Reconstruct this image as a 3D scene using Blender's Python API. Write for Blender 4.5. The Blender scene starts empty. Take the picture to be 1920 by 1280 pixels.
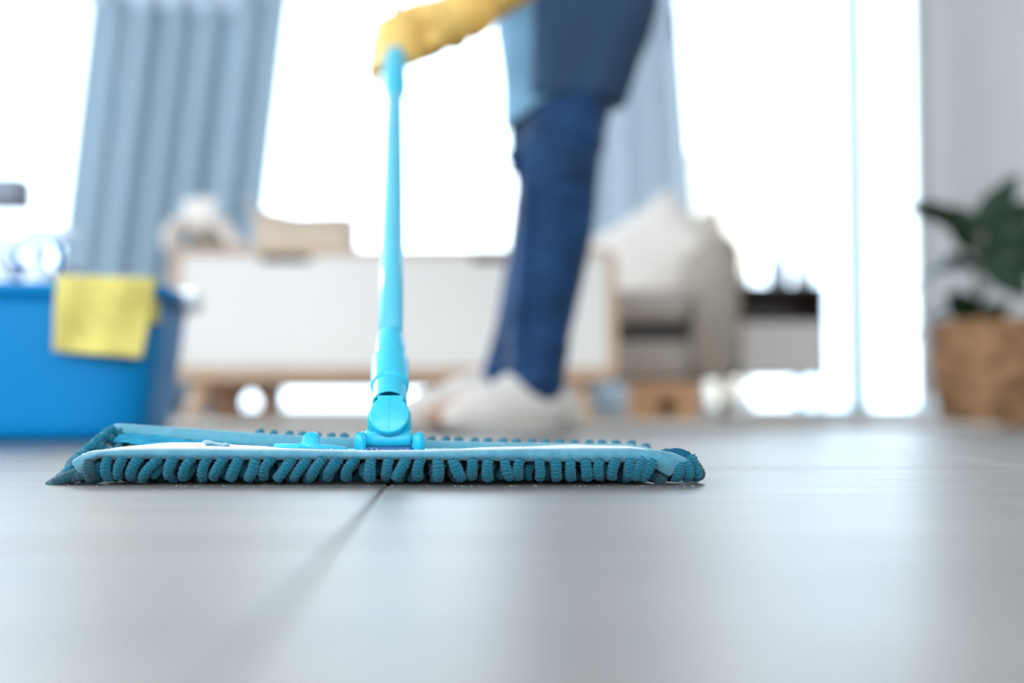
import bpy, bmesh, math, random
from math import sin, cos, pi, radians as R, tan, atan, sqrt
from mathutils import Vector, Matrix, noise, Euler
random.seed(7)
SC = bpy.context.scene
COL = SC.collection

# ------------------------------------------------------------------ camera
F = 2300.0                      # focal length in pixels of the 1920 px wide frame
HC = 0.0632                     # lens height above the floor
PITCH = atan(112 / F)
cam = bpy.data.cameras.new('camera')
co = bpy.data.objects.new('camera', cam); COL.objects.link(co)
co.location = (0, 0, HC); co.rotation_euler = (pi / 2 + PITCH, 0, 0)
cam.sensor_width = 36; cam.lens = 36 * F / 1920
cam.clip_start = 0.02; cam.clip_end = 200
cam.dof.use_dof = True; cam.dof.focus_distance = 0.948; cam.dof.aperture_fstop = (cam.lens) / 24.0
SC.camera = co

# ------------------------------------------------------------------ world, sun, exposure
w = bpy.data.worlds.new('overcast'); SC.world = w; w.use_nodes = True
bg = w.node_tree.nodes['Background']
bg.inputs[0].default_value = (0.74, 0.88, 1.0, 1); bg.inputs[1].default_value = 4.9
SC.view_settings.view_transform = 'Standard'; SC.view_settings.look = 'None'
SC.view_settings.gamma = 1; SC.view_settings.exposure = 0.2
SC.view_settings.use_curve_mapping = False
SC.cycles.use_denoising = True
SC.cycles.max_bounces = 8; SC.cycles.diffuse_bounces = 4; SC.cycles.glossy_bounces = 4
SC.cycles.transparent_max_bounces = 12; SC.cycles.caustics_reflective = False; SC.cycles.caustics_refractive = False
SC.cycles.sample_clamp_indirect = 8
sl = bpy.data.lights.new('sun', 'SUN'); sl.energy = 3.0; sl.angle = R(9); sl.color = (1, .96, .9)
so = bpy.data.objects.new('sun', sl); COL.objects.link(so)
so.rotation_euler = Vector((-0.76, 0.62, 0.38)).to_track_quat('Z', 'Y').to_euler()

def portal(name, loc, rot, sx, sy):
    l = bpy.data.lights.new(name, 'AREA'); l.shape = 'RECTANGLE'; l.size = sx; l.size_y = sy
    l.cycles.is_portal = True
    o = bpy.data.objects.new(name, l); COL.objects.link(o); o.location = loc; o.rotation_euler = rot

# ------------------------------------------------------------------ helpers
def P(px, py, d):
    """world point at depth d (metres from the lens along the floor) for a pixel of the photograph"""
    u = (640 - py) / F; r = (px - 960) / F
    y = cos(PITCH) - sin(PITCH) * u; z = sin(PITCH) + cos(PITCH) * u
    s = d / y
    return Vector((r * s, d, HC + z * s))
def X(px, d): return P(px, 752, d).x
def Z(py, d): return P(960, py, d).z

def mat(name, col, rough=.5, spec=.5, var=0.0, vscale=20, bump=0.0, bscale=200, sheen=0, trans=0, metal=0, coat=0, emit=0, subs=0, alpha=1, stretch=None):
    m = bpy.data.materials.new(name); m.use_nodes = True
    nt = m.node_tree; b = nt.nodes['Principled BSDF']
    b.inputs['Base Color'].default_value = (*col, 1); b.inputs['Roughness'].default_value = rough
    b.inputs['Specular IOR Level'].default_value = spec; b.inputs['Metallic'].default_value = metal
    b.inputs['Coat Weight'].default_value = coat
    if sheen: b.inputs['Sheen Weight'].default_value = sheen; b.inputs['Sheen Roughness'].default_value = .4
    if trans: b.inputs['Transmission Weight'].default_value = trans
    if subs: b.inputs['Subsurface Weight'].default_value = subs; b.inputs['Subsurface Radius'].default_value = (.01, .008, .006)
    if emit: b.inputs['Emission Color'].default_value = (*col, 1); b.inputs['Emission Strength'].default_value = emit
    tc = nt.nodes.new('ShaderNodeTexCoord')
    mp = nt.nodes.new('ShaderNodeMapping'); nt.links.new(tc.outputs['Object'], mp.inputs[0])
    if stretch: mp.inputs['Scale'].default_value = stretch
    if var:
        n = nt.nodes.new('ShaderNodeTexNoise'); n.inputs['Scale'].default_value = vscale; n.inputs['Detail'].default_value = 5
        nt.links.new(mp.outputs[0], n.inputs[0])
        cr = nt.nodes.new('ShaderNodeMix'); cr.data_type = 'RGBA'
        cr.inputs[6].default_value = (*[c * (1 - var) for c in col], 1); cr.inputs[7].default_value = (*[min(1, c * (1 + var)) for c in col], 1)
        mr = nt.nodes.new('ShaderNodeMapRange'); mr.inputs[1].default_value = .3; mr.inputs[2].default_value = .7
        nt.links.new(n.outputs[0], mr.inputs[0]); nt.links.new(mr.outputs[0], cr.inputs[0])
        nt.links.new(cr.outputs[2], b.inputs['Base Color'])
    if bump:
        n = nt.nodes.new('ShaderNodeTexNoise'); n.inputs['Scale'].default_value = bscale; n.inputs['Detail'].default_value = 4
        nt.links.new(mp.outputs[0], n.inputs[0])
        bp = nt.nodes.new('ShaderNodeBump'); bp.inputs['Strength'].default_value = 1; bp.inputs['Distance'].default_value = bump
        nt.links.new(n.outputs[0], bp.inputs['Height']); nt.links.new(bp.outputs[0], b.inputs['Normal'])
    return m

def tag(o, label=None, cat=None, group=None, kind=None):
    if label: o['label'] = label
    if cat: o['category'] = cat
    if group: o['group'] = group
    if kind: o['kind'] = kind
    return o
def empty(name, loc, label, cat, group=None):
    o = bpy.data.objects.new(name, None); COL.objects.link(o); o.location = loc; o.empty_display_size = .05
    return tag(o, label, cat, group)
def link(name, me, m, parent=None, smooth=True, loc=None):
    """mesh given in WORLD coordinates; a child keeps them through an inverse of the parent's place"""
    o = bpy.data.objects.new(name, me); COL.objects.link(o)
    if m and not me.materials: me.materials.append(m)
    if smooth: me.shade_smooth()
    if parent is not None:
        o.parent = parent
        base = Vector(parent.location)
        pp = parent.parent
        while pp is not None: base += Vector(pp.location); pp = pp.parent
        if not o.get('_local'): o.location = -base if loc is None else Vector(loc) - base
    elif loc is not None: o.location = loc
    return o
def recenter(o):
    """put the origin of a mesh object inside its mesh"""
    me = o.data
    if not me.vertices: return o
    lo = Vector([min(v.co[i] for v in me.vertices) for i in range(3)]); hi = Vector([max(v.co[i] for v in me.vertices) for i in range(3)])
    c = Vector(((lo.x + hi.x) / 2, (lo.y + hi.y) / 2, lo.z))
    me.transform(Matrix.Translation(-c)); o.location = Vector(o.location) + c
    return o
def to_me(bm, name='mesh'):
    bmesh.ops.recalc_face_normals(bm, faces=bm.faces)
    me = bpy.data.meshes.new(name); bm.to_mesh(me); bm.free(); return me
def box(bm, c, s, rot=None, bev=0, seg=2):
    g = bmesh.ops.create_cube(bm, size=1)['verts']
    M = Matrix.Translation(c) @ (rot.to_matrix().to_4x4() if rot else Matrix()) @ Matrix.Diagonal((*s, 1))
    bmesh.ops.transform(bm, matrix=M, verts=g)
    if bev:
        es = list({e for v in g for e in v.link_edges})
        bmesh.ops.bevel(bm, geom=es, offset=bev, segments=seg, profile=.5, affect='EDGES')
def boxm(lo, hi, bev=0, seg=2):
    bm = bmesh.new(); lo = Vector(lo); hi = Vector(hi)
    box(bm, (lo + hi) / 2, hi - lo, None, bev, seg); return to_me(bm)
def frame_of(t):
    t = t.normalized(); u = Vector((1, 0, 0)) if abs(t.x) < .9 else Vector((0, 1, 0))
    a = (u - t * u.dot(t)).normalized(); return a, t.cross(a)
def tube(bm, pts, rad, seg=12, disp=None, cap=True, flat=1.0):
    pts = [Vector(p) for p in pts]; n = len(pts); rings = []
    for i, p in enumerate(pts):
        t = pts[min(i + 1, n - 1)] - pts[max(i - 1, 0)]
        a, b = frame_of(t); r = rad[i] if isinstance(rad, (list, tuple)) else rad
        ring = []
        for k in range(seg):
            th = 2 * pi * k / seg; rr = r
            if disp: rr = r * (1 + disp(th, i / (n - 1)))
            ring.append(bm.verts.new(p + a * cos(th) * rr + b * sin(th) * rr * flat))
        rings.append(ring)
    for i in range(n - 1):
        for k in range(seg):
            bm.faces.new((rings[i][k], rings[i][(k + 1) % seg], rings[i + 1][(k + 1) % seg], rings[i + 1][k]))
    if cap: bm.faces.new(rings[0][::-1]); bm.faces.new(rings[-1])
    return rings
def spline(ctrl, n):
    """Catmull-Rom through control tuples of any length"""
    k = len(ctrl); out = []
    for j in range(n):
        t = j / (n - 1) * (k - 1); i = min(int(t), k - 2); f = t - i
        p0, p1, p2, p3 = ctrl[max(i - 1, 0)], ctrl[i], ctrl[i + 1], ctrl[min(i + 2, k - 1)]
        out.append(tuple(.5 * (2 * b + (c - a) * f + (2 * a - 5 * b + 4 * c - d) * f * f + (3 * b - a - 3 * c + d) * f ** 3) for a, b, c, d in zip(p0, p1, p2, p3)))
    return out
def interp(tab, x):
    if x <= tab[0][0]: return tab[0][1]
    for (a, b), (c, d) in zip(tab, tab[1:]):
        if x <= c: return b + (d - b) * (x - a) / (c - a)
    return tab[-1][1]
def loft(bm, rings, capa=True, capb=True):
    R_ = [[bm.verts.new(p) for p in r] for r in rings]; n = len(R_[0])
    for A, B in zip(R_, R_[1:]):
        for k in range(n): bm.faces.new((A[k], A[(k + 1) % n], B[(k + 1) % n], B[k]))
    if capa: bm.faces.new(R_[0][::-1])
    if capb: bm.faces.new(R_[-1])
    return R_
def sring(c, a, b, z, e=2.0, n=48, rot=0):
    out = []
    for k in range(n):
        t = 2 * pi * k / n; ct, st = cos(t), sin(t)
        x = a * math.copysign(abs(ct) ** (2 / e), ct); y = b * math.copysign(abs(st) ** (2 / e), st)
        out.append(Vector((c[0] + x * cos(rot) - y * sin(rot), c[1] + x * sin(rot) + y * cos(rot), z)))
    return out
def lathe_axis(bm, prof, seg=32, cap=True):
    """prof: list of (centre Vector, radius) along a straight axis"""
    ax = (prof[-1][0] - prof[0][0]); a, b = frame_of(ax)
    loft(bm, [[c + a * cos(2 * pi * k / seg) * r + b * sin(2 * pi * k / seg) * r for k in range(seg)] for c, r in prof], cap, cap)
def lathe(prof, c=(0, 0, 0), seg=32, cap=True):
    bm = bmesh.new(); loft(bm, [[Vector((c[0] + r * cos(2 * pi * k / seg), c[1] + r * sin(2 * pi * k / seg), c[2] + z)) for k in range(seg)] for r, z in prof], cap, cap)
    return to_me(bm)
def blob(chains, voxel, smooth=8, fac=.5, extra=None):
    """chains of (point, radius) grown into ONE continuous skin by a voxel remesh"""
    bm = bmesh.new()
    for ch in chains:
        for i in range(len(ch)):
            p, r = Vector(ch[i][0]), ch[i][1]
            g = bmesh.ops.create_icosphere(bm, subdivisions=2, radius=r)['verts']; bmesh.ops.translate(bm, vec=p, verts=g)
            if i + 1 < len(ch):
                q, s = Vector(ch[i + 1][0]), ch[i + 1][1]; L = (q - p).length
                if L > 1e-4: 
                    m_ = max(2, int(L / (voxel * 3))); tube(bm, [p.lerp(q, k / m_) for k in range(m_ + 1)], [r + (s - r) * k / m_ for k in range(m_ + 1)], 14)
    if extra: extra(bm)
    me = to_me(bm); o = bpy.data.objects.new('tmp', me); COL.objects.link(o)
    rm = o.modifiers.new('r', 'REMESH'); rm.mode = 'VOXEL'; rm.voxel_size = voxel
    sm = o.modifiers.new('s', 'SMOOTH'); sm.iterations = smooth; sm.factor = fac
    dg = bpy.context.evaluated_depsgraph_get(); dg.update()
    out = bpy.data.meshes.new_from_object(o.evaluated_get(dg)); bpy.data.objects.remove(o)
    return out
def sheet(name, fn, nu, nv, thick, m, parent=None, off=0):
    """cloth: fn(u,v) -> Vector, given a real thickness"""
    me = bpy.data.meshes.new(name)
    vs = [fn(i / nu, j / nv) for j in range(nv + 1) for i in range(nu + 1)]
    fs = [(j * (nu + 1) + i, j * (nu + 1) + i + 1, (j + 1) * (nu + 1) + i + 1, (j + 1) * (nu + 1) + i) for j in range(nv) for i in range(nu)]
    me.from_pydata(vs, [], fs); o = link(name, me, m, parent)
    s = o.modifiers.new('thickness', 'SOLIDIFY'); s.thickness = thick; s.offset = off
    return o

# ------------------------------------------------------------------ materials
M_wall = mat('wall_paint', (.54, .50, .465), .7, .3, var=.03, vscale=3, bump=.0004, bscale=60)
M_ceil = mat('ceiling_paint', (.85, .85, .84), .8)
M_frame = mat('door_frame_grey', (.42, .50, .52), .45)
M_dark_frame = mat('door_track_dark', (.10, .16, .20), .5)
M_white = mat('white_paint', (.86, .87, .88), .4)
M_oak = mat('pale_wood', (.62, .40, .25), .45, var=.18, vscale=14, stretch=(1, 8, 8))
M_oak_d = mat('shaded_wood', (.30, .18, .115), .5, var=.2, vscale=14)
M_door = mat('off_white_lacquer', (.86, .775, .70), .4)
M_box = mat('tan_card', (.66, .53, .41), .75, var=.06, vscale=8)
M_crate = mat('orange_pine', (.58, .29, .12), .5, var=.2, vscale=20, stretch=(1, 1, 6))
M_dark = mat('slot_shade_dark', (.06, .055, .05), .6)
M_sofa = mat('taupe_fabric', (.43, .36, .29), .9, .2, var=.08, vscale=30, bump=.001, bscale=300, sheen=.3)
M_sofa2 = mat('grey_taupe_fabric', (.49, .42, .36), .9, .2, var=.08, vscale=30, sheen=.2)
M_cream = mat('cream_fabric', (.88, .78, .71), .9, .2, var=.04, vscale=10, sheen=.3)
M_rug = mat('pale_rug', (.66, .58, .51), .95, .1, var=.12, vscale=60, bump=.003, bscale=150)
M_curtain = None
M_blue = mat('bucket_blue', (.0, .26, .62), .5, .25)
M_yel = mat('yellow_cloth', (.95, .74, .20), .85, .2, var=.10, vscale=40, bump=.0012, bscale=500, sheen=.3)
M_glove = mat('yellow_rubber', (.93, .57, .15), .42, .5, var=.07, vscale=18, bump=.0006, bscale=90)
M_cyan = mat('cyan_plastic', (.03, .52, .70), .30, .55, var=.03, vscale=60)
M_cyan2 = mat('pole_coating', (.10, .52, .68), .25, .6)
M_navy = mat('navy_denim', (.008, .045, .125), .75, .3, var=.35, vscale=14, sheen=.25)
M_shirt = mat('light_denim', (.20, .38, .52), .8, .3, var=.25, vscale=9, sheen=.2)
M_skin = mat('skin', (.62, .38, .27), .5, subs=.1)
M_hair = mat('dark_hair', (.03, .018, .012), .5, var=.3, vscale=60, stretch=(1, 1, .1))
M_slip = mat('cream_fleece', (.84, .74, .66), .95, .1, var=.08, vscale=120, bump=.003, bscale=260, sheen=.4)
M_strand = mat('teal_chenille', (.010, .17, .25), .95, .1, var=.55, vscale=900, bump=.0009, bscale=2200, sheen=.25)
M_strand_d = mat('dark_teal_chenille', (.030, .10, .125), .95, .1, var=.4, vscale=700, bump=.0006, bscale=2600, sheen=.3)
M_bottle = mat('clear_plastic', (.82, .85, .86), .5, .4)
M_wplast = mat('white_plastic', (.88, .89, .90), .3)
M_leaf = mat('leaf_green', (.010, .032, .009), .4, .3, var=.3, vscale=12)
M_stem = mat('plant_stem', (.12, .12, .06), .6)
M_basket = mat('woven_seagrass', (.36, .185, .09), .8, .2, var=.6, vscale=24, bump=.002, bscale=200)
M_soil = mat('soil', (.03, .02, .015), .95, bump=.004, bscale=80)
M_terr = mat('terrace_paving', (.75, .76, .77), .7, var=.05, vscale=2)
M_stone = mat('garden_render', (.80, .68, .56), .8)

def curtain_mat(name, col, tr):
    m = bpy.data.materials.new(name); m.use_nodes = True; nt = m.node_tree
    for n in list(nt.nodes): nt.nodes.remove(n)
    o = nt.nodes.new('ShaderNodeOutputMaterial'); mx = nt.nodes.new('ShaderNodeMixShader')
    d = nt.nodes.new('ShaderNodeBsdfDiffuse'); t = nt.nodes.new('ShaderNodeBsdfTranslucent')
    d.inputs[0].default_value = (*col, 1); t.inputs[0].default_value = (*col, 1); mx.inputs[0].default_value = tr
    nt.links.new(d.outputs[0], mx.inputs[1]); nt.links.new(t.outputs[0], mx.inputs[2]); nt.links.new(mx.outputs[0], o.inputs[0])
    return m
M_curtain = curtain_mat('blue_grey_curtain', (.52, .60, .655), .5)
M_curtain2 = curtain_mat('pale_blue_grey_curtain', (.70, .75, .79), .55)

def glass_mat(name, tint):
    m = bpy.data.materials.new(name); m.use_nodes = True; nt = m.node_tree
    for n in list(nt.nodes): nt.nodes.remove(n)
    o = nt.nodes.new('ShaderNodeOutputMaterial'); mx = nt.nodes.new('ShaderNodeMixShader')
    t = nt.nodes.new('ShaderNodeBsdfTransparent'); g = nt.nodes.new('ShaderNodeBsdfGlossy'); f = nt.nodes.new('ShaderNodeFresnel')
    f.inputs[0].default_value = 1.45; t.inputs[0].default_value = (*tint, 1); g.inputs['Roughness'].default_value = .02
    nt.links.new(f.outputs[0], mx.inputs[0]); nt.links.new(t.outputs[0], mx.inputs[1]); nt.links.new(g.outputs[0], mx.inputs[2])
    nt.links.new(mx.outputs[0], o.inputs[0]); return m
M_glass = glass_mat('window_glass', (.97, .985, .99))
M_glass2 = glass_mat('overlapping_glass', (.90, .95, .98))

def floor_mat():
    m = bpy.data.materials.new('wood_look_tile'); m.use_nodes = True; nt = m.node_tree; b = nt.nodes['Principled BSDF']
    N = nt.nodes.new; L = nt.links.new
    g = N('ShaderNodeNewGeometry')
    mp = N('ShaderNodeMapping'); mp.inputs['Scale'].default_value = (1, 7, 1); L(g.outputs['Position'], mp.inputs[0])
    n1 = N('ShaderNodeTexNoise'); n1.inputs['Scale'].default_value = 3.5; n1.inputs['Detail'].default_value = 8; n1.inputs['Roughness'].default_value = .65
    L(mp.outputs[0], n1.inputs[0])
    cr = N('ShaderNodeValToRGB'); cr.color_ramp.elements[0].position = .3; cr.color_ramp.elements[0].color = (.060, .042, .032, 1)
    cr.color_ramp.elements[1].position = .72; cr.color_ramp.elements[1].color = (.20, .155, .125, 1)
    L(n1.outputs[0], cr.inputs[0]); L(cr.outputs[0], b.inputs['Base Color'])
    # damp patches: smoother where still wet
    n2 = N('ShaderNodeTexNoise'); n2.inputs['Scale'].default_value = 7; n2.inputs['Detail'].default_value = 5; L(mp.outputs[0], n2.inputs[0])
    mr = N('ShaderNodeMapRange'); mr.inputs[1].default_value = .38; mr.inputs[2].default_value = .62; mr.inputs[3].default_value = .38; mr.inputs[4].default_value = .54
    L(n2.outputs[0], mr.inputs[0]); L(mr.outputs[0], b.inputs['Roughness'])
    b.inputs['Specular IOR Level'].default_value = .8; b.inputs['Coat Weight'].default_value = 1.0; b.inputs['Coat Roughness'].default_value = .42; b.inputs['Coat IOR'].default_value = 2.1
    n3 = N('ShaderNodeTexNoise'); n3.inputs['Scale'].default_value = 90; n3.inputs['Detail'].default_value = 6; L(mp.outputs[0], n3.inputs[0])
    bp = N('ShaderNodeBump'); bp.inputs['Distance'].default_value = .0009; bp.inputs['Strength'].default_value = .9
    L(n3.outputs[0], bp.inputs['Height']); L(bp.outputs[0], b.inputs['Normal'])
    return m
M_floor = floor_mat()
M_grout = mat('grout', (.20, .17, .15), .5)

def weave_mat(name, col, dark, scale=1500.0):
    m = bpy.data.materials.new(name); m.use_nodes = True; nt = m.node_tree; b = nt.nodes['Principled BSDF']
    N = nt.nodes.new; L = nt.links.new
    tc = N('ShaderNodeTexCoord'); sep = N('ShaderNodeSeparateXYZ'); L(tc.outputs['Object'], sep.inputs[0])
    def sn(sock, k, ph=0):
        a = N('ShaderNodeMath'); a.operation = 'MULTIPLY_ADD'; a.inputs[1].default_value = k; a.inputs[2].default_value = ph; L(sock, a.inputs[0])
        s = N('ShaderNodeMath'); s.operation = 'SINE'; L(a.outputs[0], s.inputs[0]); return s.outputs[0]
    yz = N('ShaderNodeMath'); yz.operation = 'SUBTRACT'; L(sep.outputs[2], yz.inputs[0]); L(sep.outputs[1], yz.inputs[1])
    sx = sn(sep.outputs[0], 2 * pi * 720); sz = sn(yz.outputs[0], 2 * pi * 620)
    ml = N('ShaderNodeMath'); ml.operation = 'MULTIPLY'; L(sx, ml.inputs[0]); L(sz, ml.inputs[1])
    ad = N('ShaderNodeMath'); ad.operation = 'MULTIPLY_ADD'; ad.inputs[1].default_value = .5; ad.inputs[2].default_value = .5; L(ml.outputs[0], ad.inputs[0])
    n = N('ShaderNodeTexNoise'); n.inputs['Scale'].default_value = 120; n.inputs['Detail'].default_value = 6; L(tc.outputs['Object'], n.inputs[0])
    mm = N('ShaderNodeMath'); mm.operation = 'MULTIPLY_ADD'; mm.inputs[1].default_value = .9; mm.inputs[2].default_value = -.45; L(n.outputs[0], mm.inputs[0])
    a2 = N('ShaderNodeMath'); a2.operation = 'ADD'; a2.use_clamp = True; L(ad.outputs[0], a2.inputs[0]); L(mm.outputs[0], a2.inputs[1])
    mx = N('ShaderNodeMix'); mx.data_type = 'RGBA'; mx.inputs[6].default_value = (*dark, 1); mx.inputs[7].default_value = (*col, 1)
    L(a2.outputs[0], mx.inputs[0]); L(mx.outputs[2], b.inputs['Base Color'])
    bp = N('ShaderNodeBump'); bp.inputs['Distance'].default_value = .0004; L(a2.outputs[0], bp.inputs['Height']); L(bp.outputs[0], b.inputs['Normal'])
    b.inputs['Roughness'].default_value = .9; b.inputs['Specular IOR Level'].default_value = .2; b.inputs['Sheen Weight'].default_value = .5
    return m
M_band = weave_mat('teal_canvas', (.15, .43, .53), (.025, .16, .26))
M_band2 = weave_mat('teal_canvas_rear', (.16, .42, .51), (.07, .28, .37))
M_top = mat('off_white_felt', (.74, .73, .76), .95, .1, var=.05, vscale=80, bump=.0005, bscale=1200, sheen=.3)
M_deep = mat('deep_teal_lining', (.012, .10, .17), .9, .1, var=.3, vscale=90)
M_lint = mat('white_lint', (.85, .88, .9), .9)

def apron_mat():
    m = bpy.data.materials.new('pinstripe_navy'); m.use_nodes = True; nt = m.node_tree; b = nt.nodes['Principled BSDF']
    N = nt.nodes.new; L = nt.links.new
    uv = N('ShaderNodeAttribute'); uv.attribute_name = 'stripe'
    a = N('ShaderNodeMath'); a.operation = 'MULTIPLY'; a.inputs[1].default_value = 2 * pi * 34; L(uv.outputs['Fac'], a.inputs[0])
    s = N('ShaderNodeMath'); s.operation = 'SINE'; L(a.outputs[0], s.inputs[0])
    mr = N('ShaderNodeMapRange'); mr.inputs[1].default_value = .2; mr.inputs[2].default_value = .95; L(s.outputs[0], mr.inputs[0])
    mx = N('ShaderNodeMix'); mx.data_type = 'RGBA'; mx.inputs[6].default_value = (.008, .040, .10, 1); mx.inputs[7].default_value = (.06, .12, .20, 1)
    L(mr.outputs[0], mx.inputs[0]); L(mx.outputs[2], b.inputs['Base Color']); b.inputs['Roughness'].default_value = .8
    return m
M_apron = apron_mat()

# ================================================================== SETTING
YB = 6.4; XL, XR = -4.2, 2.16; YF = -3.0; ZC = 2.9; ZH = 2.62
def struct(name, me, m, smooth=False):
    o = link(name, me, m, None, smooth); o['kind'] = 'structure'; return recenter(o)
fl = struct('floor', boxm((XL, YF, -.12), (3.4, YB + .1, -.0015)), M_grout)
# 0.6 m tiles, laid 2.5 degrees off the lens axis
TS = .60; GAP = .003; A0 = R(2.5); ca, sa = cos(A0), sin(A0); ox, oy = -.078, .552
tm = boxm((-(TS - GAP) / 2, -(TS - GAP) / 2, -.006), ((TS - GAP) / 2, (TS - GAP) / 2, 0), .0012, 1)
tm.materials.append(M_floor)
cnt = 0
for i in range(-9, 8):
    for j in range(-7, 12):
        cx = ox + (i + .5) * TS * ca - (j + .5) * TS * sa * -1 * -1; cy = oy + (i + .5) * TS * sa + (j + .5) * TS * ca
        cx = ox + (i + .5) * TS * ca - (j + .5) * TS * sa
        if not (-3.9 < cx < 3.1 and -1.3 < cy < YB - .22): continue
        if cx > XR - .34 and cy > 5.0: continue
        o = bpy.data.objects.new('tile', tm); COL.objects.link(o); o.parent = fl
        o.location = Vector((cx, cy, random.uniform(-.0003, .0001))) - fl.location; o.rotation_euler = (0, 0, A0); cnt += 1

struct('ceiling', boxm((XL, YF, ZC), (3.4, YB + .1, ZC + .1)), M_ceil)
# far wall is a header above full-height glazing
struct('wall_back', boxm((XL, YB, ZH), (XR, YB + .14, ZC)), M_wall)
struct('wall_right', boxm((XR, 4.6, -.003), (XR + .12, YB + .14, ZC)), M_wall)
struct('wall_right_front', boxm((XR, 4.6, -.003), (3.5, 4.72, ZC)), M_wall) if False else None
struct('wall_side', boxm((3.4, YF, -.12), (3.52, YB + .14, ZC)), M_wall)
def holed_wall(name, x0, x1, ya, yb, z0, z1, hx0, hx1, hz0, hz1, axis):
    bm = bmesh.new()
    def bb(a0, a1, b0, b1):
        if axis == 'x': lo, hi = (a0, ya, b0), (a1, yb, b1)
        else: lo, hi = (ya, a0, b0), (yb, a1, b1)
        lo = Vector(lo); hi = Vector(hi); box(bm, (lo + hi) / 2, hi - lo)
    bb(x0, hx0, z0, z1); bb(hx1, x1, z0, z1)
    if hz0 > z0: bb(hx0, hx1, z0, hz0)
    bb(hx0, hx1, hz1, z1)
    return struct(name, to_me(bm), M_wall)
holed_wall('wall_left', YF, YB, XL - .12, XL, -.12, ZC, -1.2, 5.6, .3, 2.55, 'y')
holed_wall('wall_front', XL, 3.4, YF - .12, YF, -.12, ZC, -3.4, 3.0, .3, 2.5, 'x')
portal('daylight_portal_back', (-1.0, YB + .13, ZH / 2), (-pi / 2, 0, 0), 6.3, ZH)
portal('daylight_portal_left', (XL - .11, 2.2, 1.43), (0, -pi / 2, 0), 2.25, 6.8)
portal('daylight_portal_front', (-.2, YF - .11, 1.4), (pi / 2, 0, 0), 6.4, 2.2)

# sliding glass doors of the far side: frame posts and panes
def glass_door(n, px0, px1, glass, post_right, wpost=.035, fm=None):
    x0 = X(px0, YB); x1 = X(px1, YB); fm = fm or M_frame
    d = struct('door_%d' % n, boxm((x0, YB + .03, 0.0), (x1, YB + .09, .035), .004), fm)
    def part(nm, lo, hi, m):
        o = link(nm, boxm(lo, hi), m, d, False); return recenter(o)
    part('head_rail', (x0, YB + .03, ZH - .04), (x1, YB + .09, ZH), fm)
    part('stile', (x0, YB + .03, .035), (x0 + wpost, YB + .09, ZH - .04), fm)
    part('stile', (x1 - wpost, YB + .03, .035), (x1, YB + .09, ZH - .04), fm)
    part('pane', (x0 + wpost, YB + .055, .035), (x1 - wpost, YB + .063, ZH - .04), glass)
    return d
glass_door(1, -560, -60, M_glass, True)
glass_door(2, -55, 330, M_glass, True)          # its right stile hides behind the curtain
glass_door(3, 334, 1180, M_glass, True)
glass_door(4, 1184, 1500, M_glass, True, .012, M_white)
glass_door(5, 1503, 1607, M_glass2, True, .018)
glass_door(6, 1610, 1736, M_glass, True, .03, M_white)
struct('trim_1', boxm((X(1609, YB) - .045, YB - .04, 0), (X(1609, YB) + .045, YB + .03, ZH), .004), M_frame)
struct('threshold' if False else 'trim_2', boxm((XL, YB - .02, -.002), (XR, YB + .14, .012)), M_frame)
struct('trim_3', boxm((XR - .012, 4.6, -.003), (XR, YB, .08)), M_white)

# terrace and garden outside
struct('terrace', boxm((-9, YB + .14, -.10), (9, 13, -.03)), M_terr)
pil = empty('garden_pillar', (X(1352, 9.5), 9.5, -.03), 'pale peach rendered garden pillar standing outside the glass behind the sofa', 'pillar')
w0, w1 = X(1296, 9.5), X(1412, 9.5)
recenter(link('shaft', boxm((w0, 9.5, -.03), (w1, 9.8, Z(300, 9.5)), .01), M_stone, pil))
recenter(link('cap_stone', boxm((w0 - .02, 9.48, Z(300, 9.5)), (w1 + .02, 9.82, Z(284, 9.5)), .01), M_stone, pil))

# rug
bm = bmesh.new(); box(bm, (.085, 3.95, .006), (2.07, 2.3, .0115), None, .005, 3)
rug = link('rug', to_me(bm), M_rug); recenter(rug)
tag(rug, 'pale beige low pile rug under the sideboard and the sofa', 'rug')
RZ = .0122

# ------------------------------------------------------------------ curtains
def curtain(name, top, low, y0, nf, amp, m, label, ztop, zlow, zbot, ring_px, seed):
    rnd = random.Random(seed); ph = [rnd.uniform(-.5, .5) for _ in range(nf + 2)]
    am = [rnd.uniform(.55, 1.1) for _ in range(nf + 2)]
    t0, t1 = [X(p, y0) for p in top]; l0, l1 = [X(p, y0) for p in low]
    root = empty(name, ((l0 + l1) / 2, y0, zbot), label, 'curtain')
    def fn(u, v):
        z = ztop + (zbot - ztop) * v; k = (ztop - z) / (ztop - zlow)
        a = t0 + (l0 - t0) * k; b = t1 + (l1 - t1) * k
        f = u * nf; i = int(f); am_ = am[i] * (1 - (f - i)) + am[i + 1] * (f - i)
        s = sin(2 * pi * f + ph[i] * (1 - (f - i)) + ph[i + 1] * (f - i))
        return Vector((a + (b - a) * (u + .012 * cos(2 * pi * f)), y0 + amp * am_ * s + .012 * sin(5 * u + 3 * v), z))
    sheet('fabric', fn, nf * 16, 24, .003, m, root)
    for p in ring_px:
        c = P(p[0], p[1], y0); bmr = bmesh.new()
        for k in range(1):
            pts = [c + Vector((.040 * cos(t), -.078, .040 * sin(t))) for t in [2 * pi * q / 24 for q in range(25)]]
            tube(bmr, pts, .010, 8, cap=False)
        recenter(link('grommet', to_me(bmr), M_ring, root))
        bmr = bmesh.new(); tube(bmr, [c + Vector((0, -.080, 0)), c + Vector((0, -.070, 0))], .036, 20)  # pale disc painting the light that shows through the eyelet hole
        recenter(link('eyelet_light_disc', to_me(bmr), M_ring2, root))
    return root
M_ring = mat('satin_grommet', (.72, .82, .95), .3)
M_ring2 = mat('eyelet_painted_light', (.75, .83, .94), .4)
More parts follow.
